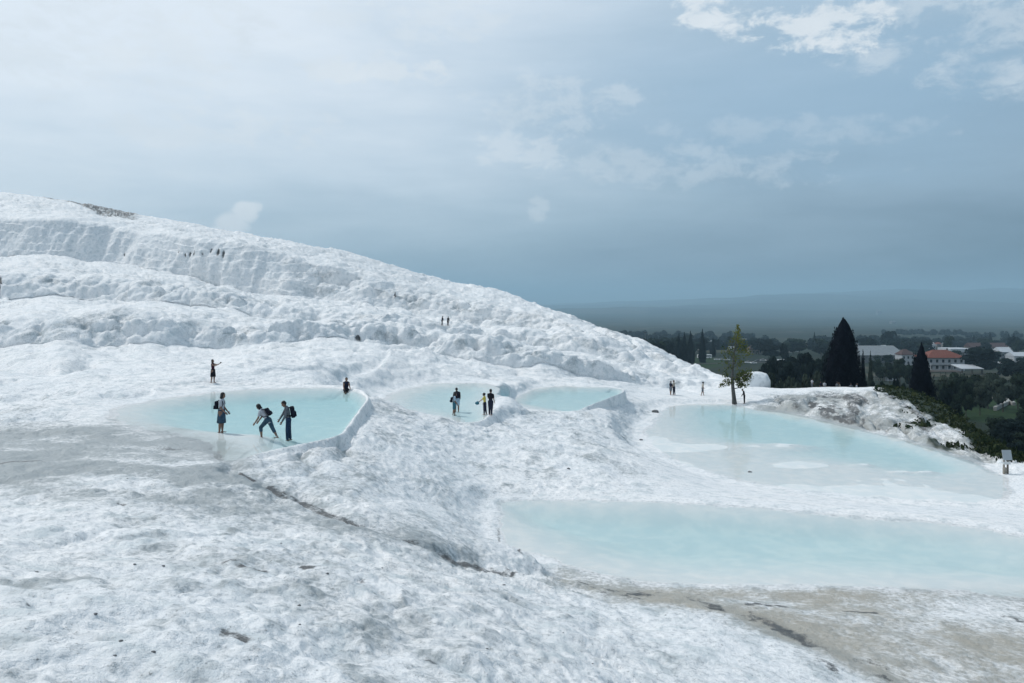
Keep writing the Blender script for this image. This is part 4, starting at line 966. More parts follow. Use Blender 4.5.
# ------------------------------------------------------------------ the village
WALLW = paint('white_wall', (0.36, 0.385, 0.41), .85, .08, .8); WALLG = paint('grey_wall', (0.13, 0.14, 0.15), .85, .15, .8); WALLB = paint('beige_wall', (0.20, 0.19, 0.18), .85, .12, .8)
ROOFR = paint('red_tiles', (0.15, 0.05, 0.034), .85, .25, 2.2); ROOFB = paint('brown_tiles', (0.07, 0.046, 0.045), .85, .25, 2.0); ROOFW = paint('white_sheet_roof', (0.42, 0.45, 0.48), .6, .08, .6); ROOFG = paint('grey_sheet_roof', (0.17, 0.19, 0.205), .6, .12, .5)
GLASS = paint('dark_glass', (0.02, 0.024, 0.03), .15, .2, 3, .5); TRIM = paint('pale_trim', (0.5, 0.51, 0.52), .7); WOODD = paint('dark_wood', (0.05, 0.042, 0.036), .85, .3, 4)
def house(name, cat, label, px0, px1, base_py, eave_py, ridge_py, wall, roof, kind='hip', depth=9.0, storeys=2, nwin=5, over=.6, group=None, Y=None, balcony=False, chimney=False):
    if Y is None: Y = valley_Y(base_py)
    s = Y / F; cx = ((px0 + px1) / 2 - 512) * s; w = (px1 - px0) * s
    z0 = valley_z(cx, Y); zb = (HZ - base_py) * s; ze = (HZ - eave_py) * s; zr = (HZ - ridge_py) * s
    r = empty(name, (cx, Y, z0)); tag(r, label, cat, group)
    hE = ze - z0; hR = max(zr - z0, hE + .3)
    boxes('wall', wall, r, [((0, depth / 2, hE / 2 - .5), (w, depth, hE + 1.0))])
    bm = bmesh.new(); W2 = w / 2 + over; D0 = -over; D1 = depth + over
    if kind == 'flat':
        box_bm(bm, (0, depth / 2, (hE + hR) / 2 + .003), (2 * W2, D1 - D0, hR - hE))
    else:
        inset = min(W2 * .75, (D1 - D0) / 2) if kind == 'hip' else 0.0
        lo = [bm.verts.new(p) for p in ((-W2, D0, hE), (W2, D0, hE), (W2, D1, hE), (-W2, D1, hE))]
        lo2 = [bm.verts.new((v.co.x, v.co.y, hE + .18)) for v in lo]
        a = bm.verts.new((-W2 + inset, depth / 2, hR)); b = bm.verts.new((W2 - inset, depth / 2, hR))
        bm.faces.new(lo[::-1])
        for i in range(4): bm.faces.new((lo[i], lo[(i + 1) % 4], lo2[(i + 1) % 4], lo2[i]))
        bm.faces.new((lo2[0], lo2[1], b, a)); bm.faces.new((lo2[2], lo2[3], a, b)); bm.faces.new((lo2[1], lo2[2], b)); bm.faces.new((lo2[3], lo2[0], a))
    rf = done(bm, 'roof', roof, r)
    if chimney: boxes('chimney', WALLG, rf, [((w * .2, depth * .5, hR + .2), (.7, .7, 1.3))])
    vis0 = max(zb - z0, 0.0); hs = (hE - vis0) / max(storeys, 1)
    for k in range(storeys):
        for i in range(nwin):
            wx = w / nwin; x = -w / 2 + wx * (i + .5); ww = wx * .42; wh = hs * .5; zc = vis0 + hs * (k + .52)
            f = boxes('window', TRIM, r, [((x, -.03, zc + wh / 2 + .06), (ww + .3, .14, .12)), ((x, -.03, zc - wh / 2 - .06), (ww + .3, .2, .12)), ((x - ww / 2 - .08, -.03, zc), (.12, .12, wh)), ((x + ww / 2 + .08, -.03, zc), (.12, .12, wh))])
            boxes('pane', GLASS, f, [((x, -.012, zc), (ww, .05, wh))])
    if balcony:
        zc = vis0 + hs * 1.0
        b_ = boxes('balcony', TRIM, r, [((0, -.75, zc), (w * .92, 1.46, .18))])
        it = [((0, -1.42, zc + .95), (w * .92, .06, .07))] + [((-w * .46 + w * .92 * i / 24, -1.42, zc + .5), (.05, .05, .84)) for i in range(25)]
        boxes('railing', WALLG, b_, it)
        boxes('post', TRIM, r, [((-w * .46 + w * .92 * i / 4, -1.3, zc / 2 + vis0 / 2 - .1), (.22, .22, zc - .2 - vis0)) for i in range(5)])
    else:
        if storeys: boxes('door', WOODD, r, [((w * .07, -.02, vis0 + 1.05), (1.0, .08, 2.1))])
    return r
house('house', 'house', 'large white two-storey house with a red tiled hip roof right of the dark cypress', 928, 964.5, 370.5, 358, 350.5, WALLW, ROOFR, 'hip', 13, 2, 6, 1.0, balcony=True, chimney=True)
house('warehouse', 'warehouse', 'long low warehouse with a wide grey sheet roof between the two big cypresses', 860, 905, 363.5, 355.5, 347, WALLG, ROOFG, 'gable', 34, 1, 7, .5)
house('house', 'house', 'small white house with a brown roof on the left side of the dark cypress', 902, 914.5, 365.5, 355, 349.5, WALLW, ROOFB, 'hip', 9, 2, 3, .4)
house('hall', 'hall', 'low hall with a white flat roof directly behind the red-roofed house', 951, 972, 356, 352, 348.8, WALLG, ROOFW, 'flat', 20, 1, 6, .3)
house('house', 'house', 'long house with a dull brown roof above the trees at far right', 971, 1008, 352, 347.3, 343, WALLB, ROOFB, 'gable', 12, 1, 9, .5)
house('shed', 'shed', 'white-roofed shed with dark walls near the right edge', 1001, 1013, 358, 352.2, 347.5, WALLG, ROOFW, 'gable', 12, 1, 3, .3)
house('shed', 'shed', 'white-roofed shed cut by the right edge of the picture', 1014.5, 1029, 363, 356.3, 352.5, WALLW, ROOFW, 'gable', 10, 1, 3, .3)
house('house', 'house', 'brownish house with a dull red roof in the wood behind the slender tree', 749, 762, 354, 349.5, 345, WALLB, ROOFB, 'hip', 9, 1, 4, .4)
house('house', 'house', 'pale little house between the brownish house and the tallest cypress', 783, 792, 353, 350, 346.5, WALLB, ROOFB, 'hip', 8, 1, 3, .4)
house('kiosk', 'kiosk', 'tiny white kiosk nearer the red-roofed house of the two kiosks', 990.5, 995.5, 367.5, 363, 361.6, WALLW, ROOFW, 'flat', 3, 1, 2, .1)
house('kiosk', 'kiosk', 'tiny white kiosk nearer the right edge of the two kiosks', 1001, 1006, 368, 363.5, 362, WALLW, ROOFW, 'flat', 3, 1, 2, .1)
house('house', 'house', 'distant flat white house peeping over the warehouse roof', 885, 896, 350, 346.8, 345.6, WALLW, ROOFW, 'flat', 9, 1, 4, .2)
house('house', 'house', 'distant white house in the belt left of the red-roofed house', 924, 936, 349, 345.6, 343.5, WALLW, ROOFG, 'gable', 9, 1, 4, .3)
house('house', 'house', 'far pale house alone on the blue plain, the upper of two', 878, 881.5, 312.0, 311.0, 310.2, WALLG, ROOFG, 'gable', 40, 1, 4, .3, Y=6000)
house('house', 'house', 'far pale house alone on the blue plain, the lower of two', 892.5, 896.5, 322.6, 321.6, 321.0, WALLG, ROOFG, 'gable', 30, 1, 4, .3, Y=3600)
for px0, px1, b_, e_, r_ in ((1012, 1020, 348, 345.5, 343.5), (945, 952, 347, 344.5, 342.5), (858, 864, 347, 345, 343.3), (806, 812, 348, 345.5, 343.5), (770, 776, 349, 346.5, 344.5), (730, 736, 352, 349, 346.5), (1000, 1006, 345, 342.5, 341)):
    house('house', 'house', 'tiny distant house among the dark trees of the belt beyond the village', px0, px1, b_, e_, r_, WALLB if rs.random() < .6 else WALLW, ROOFB if rs.random() < .6 else ROOFG, 'gable', 9, 1, 3, .3, group='distant houses among the trees')
rb = random.Random(44)
for i in range(26):
    px = rb.choice([rb.uniform(866, 1030), rb.uniform(866, 1030), rb.uniform(690, 800)]); b_ = rb.uniform(344.5, 352.5); w_ = rb.uniform(4, 9)
    if any(abs(px - c) < w2 for c, w2 in ((946, 24), (990, 22), (882, 26), (908, 9))) and b_ > 347: continue
    house('house', 'house', 'small pale house half hidden among the trees at the back of the village', px - w_ / 2, px + w_ / 2, b_, b_ - rb.uniform(2.2, 3.2), b_ - rb.uniform(3.8, 5.2), rb.choice([WALLW, WALLB, WALLW]), rb.choice([ROOFB, ROOFG, ROOFW, ROOFR]), rb.choice(['gable', 'hip', 'flat']), 9, 1, 3, .3, group='small houses at the back of the village')
def canopy(name, cat, label, px0, px1, top_py, base_py, depth, thick, roofm, pitch=.5, counter=False):
    Y = valley_Y(base_py); s = Y / F; cx = ((px0 + px1) / 2 - 512) * s; w = (px1 - px0) * s; z0 = valley_z(cx, Y); h = (HZ - top_py) * s - z0
    r = empty(name, (cx, Y, z0)); tag(r, label, cat)
    bm = bmesh.new(); a = [bm.verts.new(p) for p in ((-w / 2, 0, h - pitch), (w / 2, 0, h - pitch), (w / 2, depth, h), (-w / 2, depth, h))]; b = [bm.verts.new(v.co + Vector((0, 0, thick))) for v in a]
    bm.faces.new(a[::-1]); bm.faces.new(b)
    for i in range(4): bm.faces.new((a[i], a[(i + 1) % 4], b[(i + 1) % 4], b[i]))
    done(bm, 'roof', roofm, r)
    for x in (-w * .46, 0, w * .46):
        for y in (.3, depth - .3): boxes('post', WOODD, r, [((x, y, (h - pitch) / 2 - .1), (.2, .2, h - pitch + .1))])
    if counter: boxes('counter', WALLW, r, [((w * .1, depth * .5, .9), (w * .6, depth * .5, 1.9))])
canopy('pavilion', 'pavilion', 'small open pavilion with a white lean-to roof left of the dark cypress', 884, 900.5, 370.3, 381.5, 5, .35, ROOFW, 1.3, True)
canopy('awning', 'awning', 'flat pale awning on posts at the lower right corner of the red-roofed house', 962, 984, 366.5, 374, 10, .3, ROOFW, 1.4)
canopy('terrace_roof', 'canopy', 'dark canopy along the foot of the red-roofed house', 930, 962, 371.5, 377, 5, .3, WOODD, .4)
def fence(px0, px1, py, label):
    Y = valley_Y(py); s = Y / F; x0 = (px0 - 512) * s; x1 = (px1 - 512) * s; z0 = valley_z(x0, Y)
    r = empty('timber_fence', (x0, Y, z0)); tag(r, label, 'fence'); n = 8; w = x1 - x0
    for i in range(n): boxes('post', paint('grey_wood', (.2, .2, .2), .9), r, [((w * i / (n - 1), 0, 1.2), (.2, .2, 2.8))])
    for z in (1.0, 1.9): boxes('rail', paint('grey_wood', (.2, .2, .2), .9), r, [((w / 2, -.13, z), (w, .06, .18))])
fence(868, 884, 381, 'pale timber fence left of the small open pavilion')
def lamp_post():
    Y = 470; s = Y / F; x = (645.5 - 512) * s; z0 = valley_z(x, Y); h = (HZ - 332.5) * s - z0
    r = empty('lamp_mast', (x, Y, z0)); tag(r, 'thin tall lamp mast rising from the wood at the end of the white ridge', 'lamp mast')
    bm = bmesh.new(); tube_bm(bm, [(0, 0, -.3), (0, 0, h)], [.22, .14]); done(bm, 'pole', WALLG, r)
    boxes('lamp_head', WOODD, r, [((0, 0, h + .15), (1.5, .8, .35))])
lamp_post()
TYRE = paint('tyre_rubber', (.02, .02, .02), .8); RIMM = paint('wheel_rim', (.35, .36, .37), .4, metal=.6)
def vehicle(name, cat, label, px, py, L, Hh, Wd, colr, group=None, bus=False, rz=0.0):
    Y = valley_Y(py); x = (px - 512) / F * Y; z0 = valley_z(x, Y) + .25
    r = empty(name, (x, Y, z0), rz); tag(r, label, cat, group)
    cm = paint('paint_' + {(.68, .70, .71): 'white', (.08, .09, .10): 'dark', (.35, .36, .37): 'silver'}[colr], colr, .35, .04, 1, .5)
    if bus:
        bm = bmesh.new(); box_bm(bm, (0, 0, .35 + Hh / 2), (L, Wd, Hh), 0, .25); done(bm, 'body', cm, r)
        boxes('window', GLASS, r, [((0, s_ * (Wd / 2 + .003), .35 + Hh * .62), (L * .9, .03, Hh * .3)) for s_ in (-1, 1)])
        boxes('windscreen', GLASS, r, [((L / 2 + .003, 0, .35 + Hh * .58), (.03, Wd * .85, Hh * .42))])
    else:
        bm = bmesh.new(); box_bm(bm, (0, 0, .62), (L, Wd, .62), 0, .14); done(bm, 'body', cm, r)
        bm = bmesh.new(); v = box_bm(bm, (-.12, 0, 1.17), (L * .56, Wd * .86, .52), 0, .06)
        for q in v:
            if q.co.z > 1.17: q.co.x = -.12 + (q.co.x + .12) * .72
        done(bm, 'cabin', GLASS, r)
        boxes('roof', cm, r, [((-.12, 0, 1.45), (L * .40, Wd * .78, .05))])
    for sx in (-.32, .32):
        for sy in (-1, 1):
            R = .5 if bus else .32; bm = bmesh.new(); tube_bm(bm, [(sx * L, sy * (Wd / 2 - .2), R), (sx * L, sy * (Wd / 2 + .02), R)], [R, R], 16); wv = done(bm, 'wheel', TYRE, r)
            bm = bmesh.new(); tube_bm(bm, [(sx * L, sy * (Wd / 2 + .021), R), (sx * L, sy * (Wd / 2 + .05), R)], [R * .55, R * .5], 12); done(bm, 'rim', RIMM, wv)
    for sy in (-1, 1): boxes('headlight', TRIM, r, [((L / 2 + .01, sy * Wd * .34, .7), (.06, .3, .16))])
    return r
Wt, Dk, Sv = (.68, .70, .71), (.08, .09, .10), (.35, .36, .37)
vehicle('coach', 'coach', 'long white coach parked by the green field left of the slender tree', 704.5, 358.5, 11.5, 2.9, 2.5, Wt, None, True)
vehicle('coach', 'coach', 'white coach parked among cars right of the slender tree', 782, 364.3, 8.5, 2.7, 2.4, Wt, None, True, .1)
for px, py, c in ((717, 360.3, Wt), (722, 360.2, Sv), (727, 360.5, Wt), (748, 363.5, Wt), (753.5, 364, Wt), (763, 361.3, Sv), (768.5, 361.7, Wt), (774, 362.7, Dk), (790, 364.8, Wt), (758, 362, Dk)):
    vehicle('parked_car', 'car', 'tiny parked car in the row of vehicles by the dark wood', px, py, 4.4, 1.5, 1.8, c, 'cars parked by the wood', False, rs.uniform(-.3, .3))

# ------------------------------------------------------------------ notice board at the right edge
def board():
    p = spot(1006.5, 472.5); s = p.y / F
    r = empty('notice_board', p); tag(r, 'grey notice board on two short legs at the right rim of the lower pool', 'notice board')
    grey = paint('board_grey', (.30, .34, .37), .6, .06, 2); legm = paint('weathered_post', (.10, .09, .08), .9, .3, 8); plate = paint('white_plate', (.62, .63, .63), .6, .05)
    def b(name, mat, items):
        bm = bmesh.new()
        for c, sz, tilt in items:
            v = box_bm(bm, (0, 0, 0), sz, 0, .008); M = Matrix.Translation(Vector(c)) @ Matrix.Rotation(tilt, 4, 'X')
            for q in v: q.co = M @ q.co
        return done(bm, name, mat, r)
    px = lambda v: (v - 1006.5) * s
    pz_ = lambda v: (472.5 - v) * s
    b('panel', grey, [((px(1007), -.03, pz_(453.5)), (9.0 * s, .05, 10 * s), -.25)])
    b('plate', plate, [((px(1006.5), -.05, pz_(461.5)), (7.5 * s, .04, 2.6 * s), -.2)])
    for x, lm_ in ((1004.8, paint('pale_post', (.24, .22, .19), .9, .25, 8)), (1008.6, legm)): b('leg', lm_, [((px(x), .06, pz_(464.5)), (1.3 * s, .09, 19 * s), 0)])
    b('foot_box', paint('pale_post', (.24, .22, .19), .9, .25, 8), [((px(1005.2), .0, pz_(469)), (3.0 * s, .16, 6.0 * s), 0)])
board()
for px, py, w, h, lab in ((999, 459.5, 3.5, 4.5, 'small white rock block just left of the notice board'), (1014.5, 459, 5, 5, 'white rock slab just right of the notice board')):
    p = spot(px, py + 2); s = p.y / F; rock('white_rock', lab, 'rock', p, (w * s / 2, .25, h * s / 2), int(px), WHITE_ROCK, .15, None, 3)
# ------------------------------------------------------------------ people
SKIN = paint('skin', (0.20, 0.12, 0.085), .55, .06, 6); SKIND = paint('tanned_skin', (0.20, 0.12, 0.085), .55, .06, 6)
HAIR = paint('black_hair', (0.010, 0.009, 0.010), .5, .3, 30); HAIRB = paint('brown_hair', (0.04, 0.028, 0.02), .55, .3, 30)
def cloth(name, c, v=.14): return paint(name, c, .85, v, 9, .15)
C_WHITE = cloth('white_cotton', (.40, .42, .46)); C_DENIM = cloth('denim', (.035, .07, .105), .25); C_BLACK = cloth('black_cloth', (.010, .011, .016)); C_NAVY = cloth('navy_cloth', (.014, .018, .036))
C_GREY = cloth('grey_check_cloth', (.11, .125, .145), .3); C_JEANS = cloth('jeans', (.016, .036, .075), .25); C_YEL = cloth('yellow_cloth', (.55, .46, .10)); C_LBLUE = cloth('pale_blue_cloth', (.30, .42, .52)); C_TEAL = cloth('teal_cloth', (.04, .14, .19)); C_RED = cloth('plum_cloth', (.045, .012, .022)); C_BEIGE = cloth('beige_cloth', (.36, .33, .28)); C_PACK = cloth('dark_pack_cloth', (.010, .012, .022), .3)
def capsule(bm, a, b, ra, rb, seg=12, squash=1.0, ax=None):
    """rounded tapered limb from a to b"""
    a, b = Vector(a), Vector(b); d = b - a; L = d.length
    if L < 1e-5: d = Vector((0, 0, 1)); L = 1e-5
    d.normalize()
    u = (Vector(ax) if ax is not None else (Vector((0, 1, 0)) if abs(d.y) < .9 else Vector((1, 0, 0))))
    u = (u - d * u.dot(d)).normalized(); v = d.cross(u)
    rings = []
    prof = [(-math.cos(t) * ra, math.sin(t) * ra) for t in (0.25, .7, 1.15)] + [(0, ra), (L * .5, (ra + rb) / 2), (L, rb)] + [(L + math.sin(t) * rb, math.cos(t) * rb) for t in (.45, .9, 1.32)]
    for h, r in prof:
        rings.append([bm.verts.new(a + d * h + (u * math.cos(6.28318 * k / seg) + v * math.sin(6.28318 * k / seg) * squash) * r) for k in range(seg)])
    for A, B in zip(rings[:-1], rings[1:]):
        for k in range(seg): bm.faces.new((A[k], A[(k + 1) % seg], B[(k + 1) % seg], B[k]))
    bm.faces.new(rings[0][::-1]); bm.faces.new(rings[-1])
def fuse(bm, name, mat, parent, voxel, smooth=3):
    """one continuous surface out of overlapping limbs"""
    bmesh.ops.recalc_face_normals(bm, faces=bm.faces)
    m_ = bpy.data.meshes.new('shape'); bm.to_mesh(m_); bm.free()
    t = bpy.data.objects.new('shape', m_); COL.objects.link(t)
    md = t.modifiers.new('r', 'REMESH'); md.mode = 'VOXEL'; md.voxel_size = voxel; md.use_smooth_shade = True
    ms = t.modifiers.new('s', 'SMOOTH'); ms.factor = .5; ms.iterations = smooth
    dg = bpy.context.evaluated_depsgraph_get(); res = bpy.data.meshes.new_from_object(t.evaluated_get(dg)); res.name = name
    bpy.data.objects.remove(t); bpy.data.meshes.remove(m_)
    return link(name, res, mat, parent)
def ydir(a, o=0.0):      # a: forward angle from straight down, o: outward
    return Vector((math.sin(a), math.sin(o) * math.cos(a), -math.cos(a) * math.cos(o)))
def person(label, loc, H, rz, lean=0.0, legs=((0.05, .05), (-.05, .05)), arms=((.1, .2, .1), (.1, .2, .1)), neck=0.0, top=(None, 'short'), bottom=(None, 'trousers'), hair='short', hairmat=None, skin=None, fine=False, female=True, group=None, seated=False, sink=0.0, head_turn=0.0):
    skin = skin or SKIN; hairmat = hairmat or HAIR
    r = empty('person', (loc[0], loc[1], loc[2] - sink), rz); tag(r, label, 'person', group)
    vx = .009 if fine else .024
    th, sh = .245 * H, .235 * H
    hips = Vector((0, 0, 0)); J = {}
    low = 0
    for i, (a, k) in enumerate(legs):
        sy = (1, -1)[i] * .052 * H
        hp = hips + Vector((0, sy, 0)); kn = hp + ydir(a, .02 * (1, -1)[i]) * th; an = kn + ydir(a - k) * sh
        J[i] = (hp, kn, an); low = min(low, an.z)
    up = Vector((math.sin(lean), 0, math.cos(lean))); fw = Vector((math.cos(lean), 0, -math.sin(lean)))
    off = Vector((0, 0, (-low + .04 * H) if not seated else .09 * H))
    hips = hips + off; J = {i: tuple(p + off for p in J[i]) for i in J}
    waist = hips + up * .085 * H; chest = hips + up * .20 * H; shl = hips + up * .285 * H
    nup = Vector((math.sin(lean * .6 + neck), 0, math.cos(lean * .6 + neck))); nfw = Vector((nup.z, 0, -nup.x))
    nb = hips + up * .30 * H; hc = nb + nup * .112 * H + nfw * .012 * H
    sw = (.098 if female else .112) * H
    A = {}
    for i, (a, e, o) in enumerate(arms):
        s_ = (1, -1)[i]; sp = shl + Vector((0, s_ * sw, 0)) - up * .005 * H
        el = sp + ydir(a, o * s_) * .17 * H; wr = el + ydir(a + e, o * s_ * .4) * .145 * H
        A[i] = (sp, el, wr, ydir(a + e, o * s_ * .2))
    B = bmesh.new()
    hw = (.088 if female else .084) * H
    def torso(bm, k=1.0, lo=True):
        if lo: capsule(bm, hips + Vector((0, -.035 * H, 0)), hips + Vector((0, .035 * H, 0)), hw * .74 * k, hw * .74 * k, squash=1.0)
        capsule(bm, hips, waist, hw * .96 * k, .070 * H * k, squash=.74, ax=(0, 1, 0))
        capsule(bm, waist, chest, .072 * H * k, .088 * H * k, squash=.70, ax=(0, 1, 0))
        capsule(bm, chest, shl - up * .02 * H, .088 * H * k, .082 * H * k, squash=.66, ax=(0, 1, 0))
        capsule(bm, shl + Vector((0, -sw * .72, 0)), shl + Vector((0, sw * .72, 0)), .036 * H * k, .036 * H * k)
    torso(B)
    capsule(B, nb - up * .02 * H, hc - nup * .04 * H, .033 * H, .030 * H)
    capsule(B, hc - nup * .022 * H + nfw * .006 * H, hc + nup * .022 * H, .043 * H, .052 * H, squash=1.12, ax=(0, 1, 0))
    fx = Matrix.Rotation(head_turn, 3, nup) @ nfw; sx = nup.cross(fx)
    capsule(B, hc + fx * .048 * H - nup * .002 * H, hc + fx * .062 * H - nup * .016 * H, .007 * H, .010 * H, 8)       # nose
    capsule(B, hc + fx * .030 * H - nup * .052 * H, hc + fx * .038 * H - nup * .050 * H, .018 * H, .014 * H, 8)       # chin
    for s_ in (-1, 1): capsule(B, hc + sx * s_ * .047 * H - nup * .016 * H, hc + sx * s_ * .050 * H + nup * .012 * H, .008 * H, .010 * H, 6)  # ears
    for i in J:
        hp, kn, an = J[i]
        capsule(B, hp, kn, .062 * H if female else .058 * H, .036 * H); capsule(B, kn, kn.lerp(an, .35), .036 * H, .037 * H); capsule(B, kn.lerp(an, .3), an, .037 * H, .022 * H)
        ft = an + Vector((.0, 0, -.022 * H))
        capsule(B, ft - Vector((.025 * H, 0, 0)), ft + Vector((.085 * H, .008 * H * (1, -1)[i], -.006 * H)), .020 * H, .017 * H, squash=.8)
    for i in A:
        sp, el, wr, d = A[i]; s_ = (1, -1)[i]
        capsule(B, sp, el, .030 * H, .024 * H); capsule(B, el, wr, .025 * H, .016 * H)
        side = Vector((0, s_, 0)); fwd = side.cross(d).normalized() * s_
        if fwd.x < 0: fwd = -fwd
        capsule(B, wr, wr + d * .045 * H, .017 * H, .021 * H, squash=.5, ax=fwd)
        if fine:
            for q, (fo, ln) in enumerate(((-.017, .034), (-.006, .043), (.006, .045), (.017, .040))):
                b0 = wr + d * .05 * H + fwd * fo * H; b1 = b0 + d * ln * .5 * H; b2 = b1 + (d * .7 - side * .5).normalized() * ln * .5 * H
                capsule(B, b0 - d * .015 * H, b1, .0058 * H, .0054 * H, 6); capsule(B, b1, b2, .0054 * H, .0046 * H, 6)
            t0 = wr + d * .018 * H + fwd * .016 * H
            capsule(B, t0, t0 + (d * .7 + fwd * .75 - side * .2).normalized() * .032 * H, .0075 * H, .0055 * H, 6); 
        else:
            capsule(B, wr + d * .04 * H, wr + d * .085 * H, .018 * H, .010 * H, squash=.5, ax=fwd)
    fuse(B, 'body', skin, r, vx, 2)
    if fine:
        for s_ in (-1, 1):
            bm = bmesh.new(); bmesh.ops.create_uvsphere(bm, u_segments=8, v_segments=6, radius=.007 * H)
            for v in bm.verts: v.co += hc + fx * .049 * H + sx * s_ * .019 * H + nup * .006 * H
            done(bm, 'eye', C_BLACK, r, True)
        bm = bmesh.new(); capsule(bm, hc + fx * .049 * H - nup * .032 * H - sx * .011 * H, hc + fx * .049 * H - nup * .032 * H + sx * .011 * H, .0045 * H, .0045 * H, 6); done(bm, 'mouth', paint('lips', (.22, .08, .07), .5), r, True)
    # hair
    bm = bmesh.new()
    capsule(bm, hc - fx * .012 * H + nup * .004 * H, hc - fx * .006 * H + nup * .028 * H, .052 * H, .055 * H, squash=1.06, ax=(0, 1, 0))
    if hair == 'bob':
        for s_ in (-1, 0, 1): capsule(bm, hc - fx * (.03 if s_ == 0 else .006) * H + sx * s_ * .038 * H + nup * .01 * H, hc - fx * (.042 if s_ == 0 else .012) * H + sx * s_ * .042 * H - nup * .062 * H, .03 * H, .026 * H)
    elif hair == 'long':
        for s_ in (-1, 0, 1): capsule(bm, hc - fx * .03 * H + sx * s_ * .03 * H, hc - fx * .05 * H + sx * s_ * .028 * H - nup * .14 * H, .03 * H, .022 * H)
    elif hair == 'round':
        capsule(bm, hc - fx * .02 * H + nup * .01 * H - sx * .02 * H, hc - fx * .02 * H + nup * .01 * H + sx * .02 * H, .066 * H, .066 * H)
    elif hair == 'hat':
        capsule(bm, hc + nup * .03 * H - fx * .002 * H, hc + nup * .034 * H, .085 * H, .085 * H)
        for v in bm.verts: pass
    fuse(bm, 'hair', hairmat, r, vx * 1.2, 2)
    # upper clothing
    tm, sleeve = top
    if tm is not None:
        bm = bmesh.new(); torso(bm, 1.10, lo=bottom[1] != 'skirt')
        for i in A:
            sp, el, wr, d = A[i]
            if sleeve == 'short': capsule(bm, sp, sp.lerp(el, .62), .037 * H, .036 * H)
            elif sleeve == 'long': capsule(bm, sp, el, .037 * H, .032 * H); capsule(bm, el, el.lerp(wr, .92), .032 * H, .024 * H)
            else: capsule(bm, sp, sp + up * .002, .036 * H, .036 * H)
        fuse(bm, 'shirt' if bottom[1] != 'dress' else 'dress_top', tm, r, vx * 1.2, 3)
    bmat, kind = bottom
    if kind in ('skirt', 'dress'):
        seg = 28; bm = bmesh.new(); rings = []
        kz = (J[0][1] + J[1][1]) / 2; L = .27 * H if kind == 'skirt' else .25 * H
        dn = (kz - hips).normalized(); sp_ = abs(J[0][1].x - J[1][1].x) / 2
        for q in range(7):
            t = q / 6; c = hips + up * .07 * H * (1 - t) + dn * L * t; rad = hw * (1.06 + .22 * t ** .8)
            rings.append([bm.verts.new(c + Vector((math.cos(k * 6.28318 / seg) * (rad * .86 + sp_ * t) * (1 + .05 * t * math.sin(k * 1.8)), math.sin(k * 6.28318 / seg) * rad * 1.02 * (1 + .05 * t * math.sin(k * 2.3 + 1)), 0))) for k in range(seg)])
        for Aq, Bq in zip(rings[:-1], rings[1:]):
            for k in range(seg): bm.faces.new((Aq[k], Aq[(k + 1) % seg], Bq[(k + 1) % seg], Bq[k]))
        bm.faces.new(rings[0]); bm.faces.new(rings[-1][::-1])
        done(bm, 'skirt', bmat, r, True)
    elif bmat is not None:
        bm = bmesh.new(); capsule(bm, hips, waist - up * .02 * H, hw * 1.04, .078 * H, squash=.80, ax=(0, 1, 0)); capsule(bm, hips + Vector((0, -.035 * H, 0)), hips + Vector((0, .035 * H, 0)), hw * .82, hw * .82)
        for i in J:
            hp, kn, an = J[i]
            if kind == 'shorts': capsule(bm, hp, hp.lerp(kn, .8), .072 * H, .058 * H)
            elif kind == 'capri': capsule(bm, hp, kn, .069 * H, .047 * H); capsule(bm, kn, kn.lerp(an, .35), .047 * H, .045 * H)
            else: capsule(bm, hp, kn, .068 * H, .047 * H); capsule(bm, kn, kn.lerp(an, .88), .047 * H, .036 * H)
        fuse(bm, {'shorts': 'shorts', 'capri': 'cropped_trousers'}.get(kind, 'trousers'), bmat, r, vx * 1.2, 3)
    M = Matrix.Translation(r.location) @ Matrix.Rotation(rz, 4, 'Z')
    return dict(root=r, M=M, H=H, up=up, fw=fw, shl=shl, chest=chest, hips=hips, hands=[A[i][2] + A[i][3] * .05 * H for i in A], sw=sw)
def backpack(p, label, mat=C_PACK, k=1.0):
    H, up, fw = p['H'], p['up'], p['fw']
    base = p['hips'] + up * .15 * H - fw * .125 * H
    o = empty('backpack', p['M'] @ base, p['root'].rotation_euler.z); tag(o, label, 'backpack')
    tilt = Matrix.Rotation(math.atan2(up.x, up.z), 4, 'Y')
    def part(name, items, bev, mat_):
        bm = bmesh.new()
        for c, s in items:
            v = box_bm(bm, (0, 0, 0), s, 0, bev)
            for q in v: q.co = tilt @ (q.co + Vector(c))
        return done(bm, name, mat_, o, True)
    part('bag', [((0, 0, .02 * H), (.095 * H * k, .165 * H * k, .25 * H * k))], .035 * H, mat)
    part('pocket', [((-.055 * H * k, 0, -.035 * H), (.04 * H, .12 * H * k, .11 * H * k))], .016 * H, mat)
    for s_ in (-1, 1):
        bm = bmesh.new()
        pts = [(.03 * H, s_ * .055 * H, .12 * H), (.09 * H, s_ * .065 * H, .150 * H), (.165 * H, s_ * .068 * H, .125 * H), (.185 * H, s_ * .072 * H, .05 * H), (.15 * H, s_ * .085 * H, -.03 * H), (.04 * H, s_ * .07 * H, -.07 * H)]
        tube_bm(bm, [tilt @ Vector(q) for q in pts], [.011 * H] * 6, 6); done(bm, 'strap', mat, o, True)
    return o
def at_px(px, py): return spot(px, py)
PI = math.pi
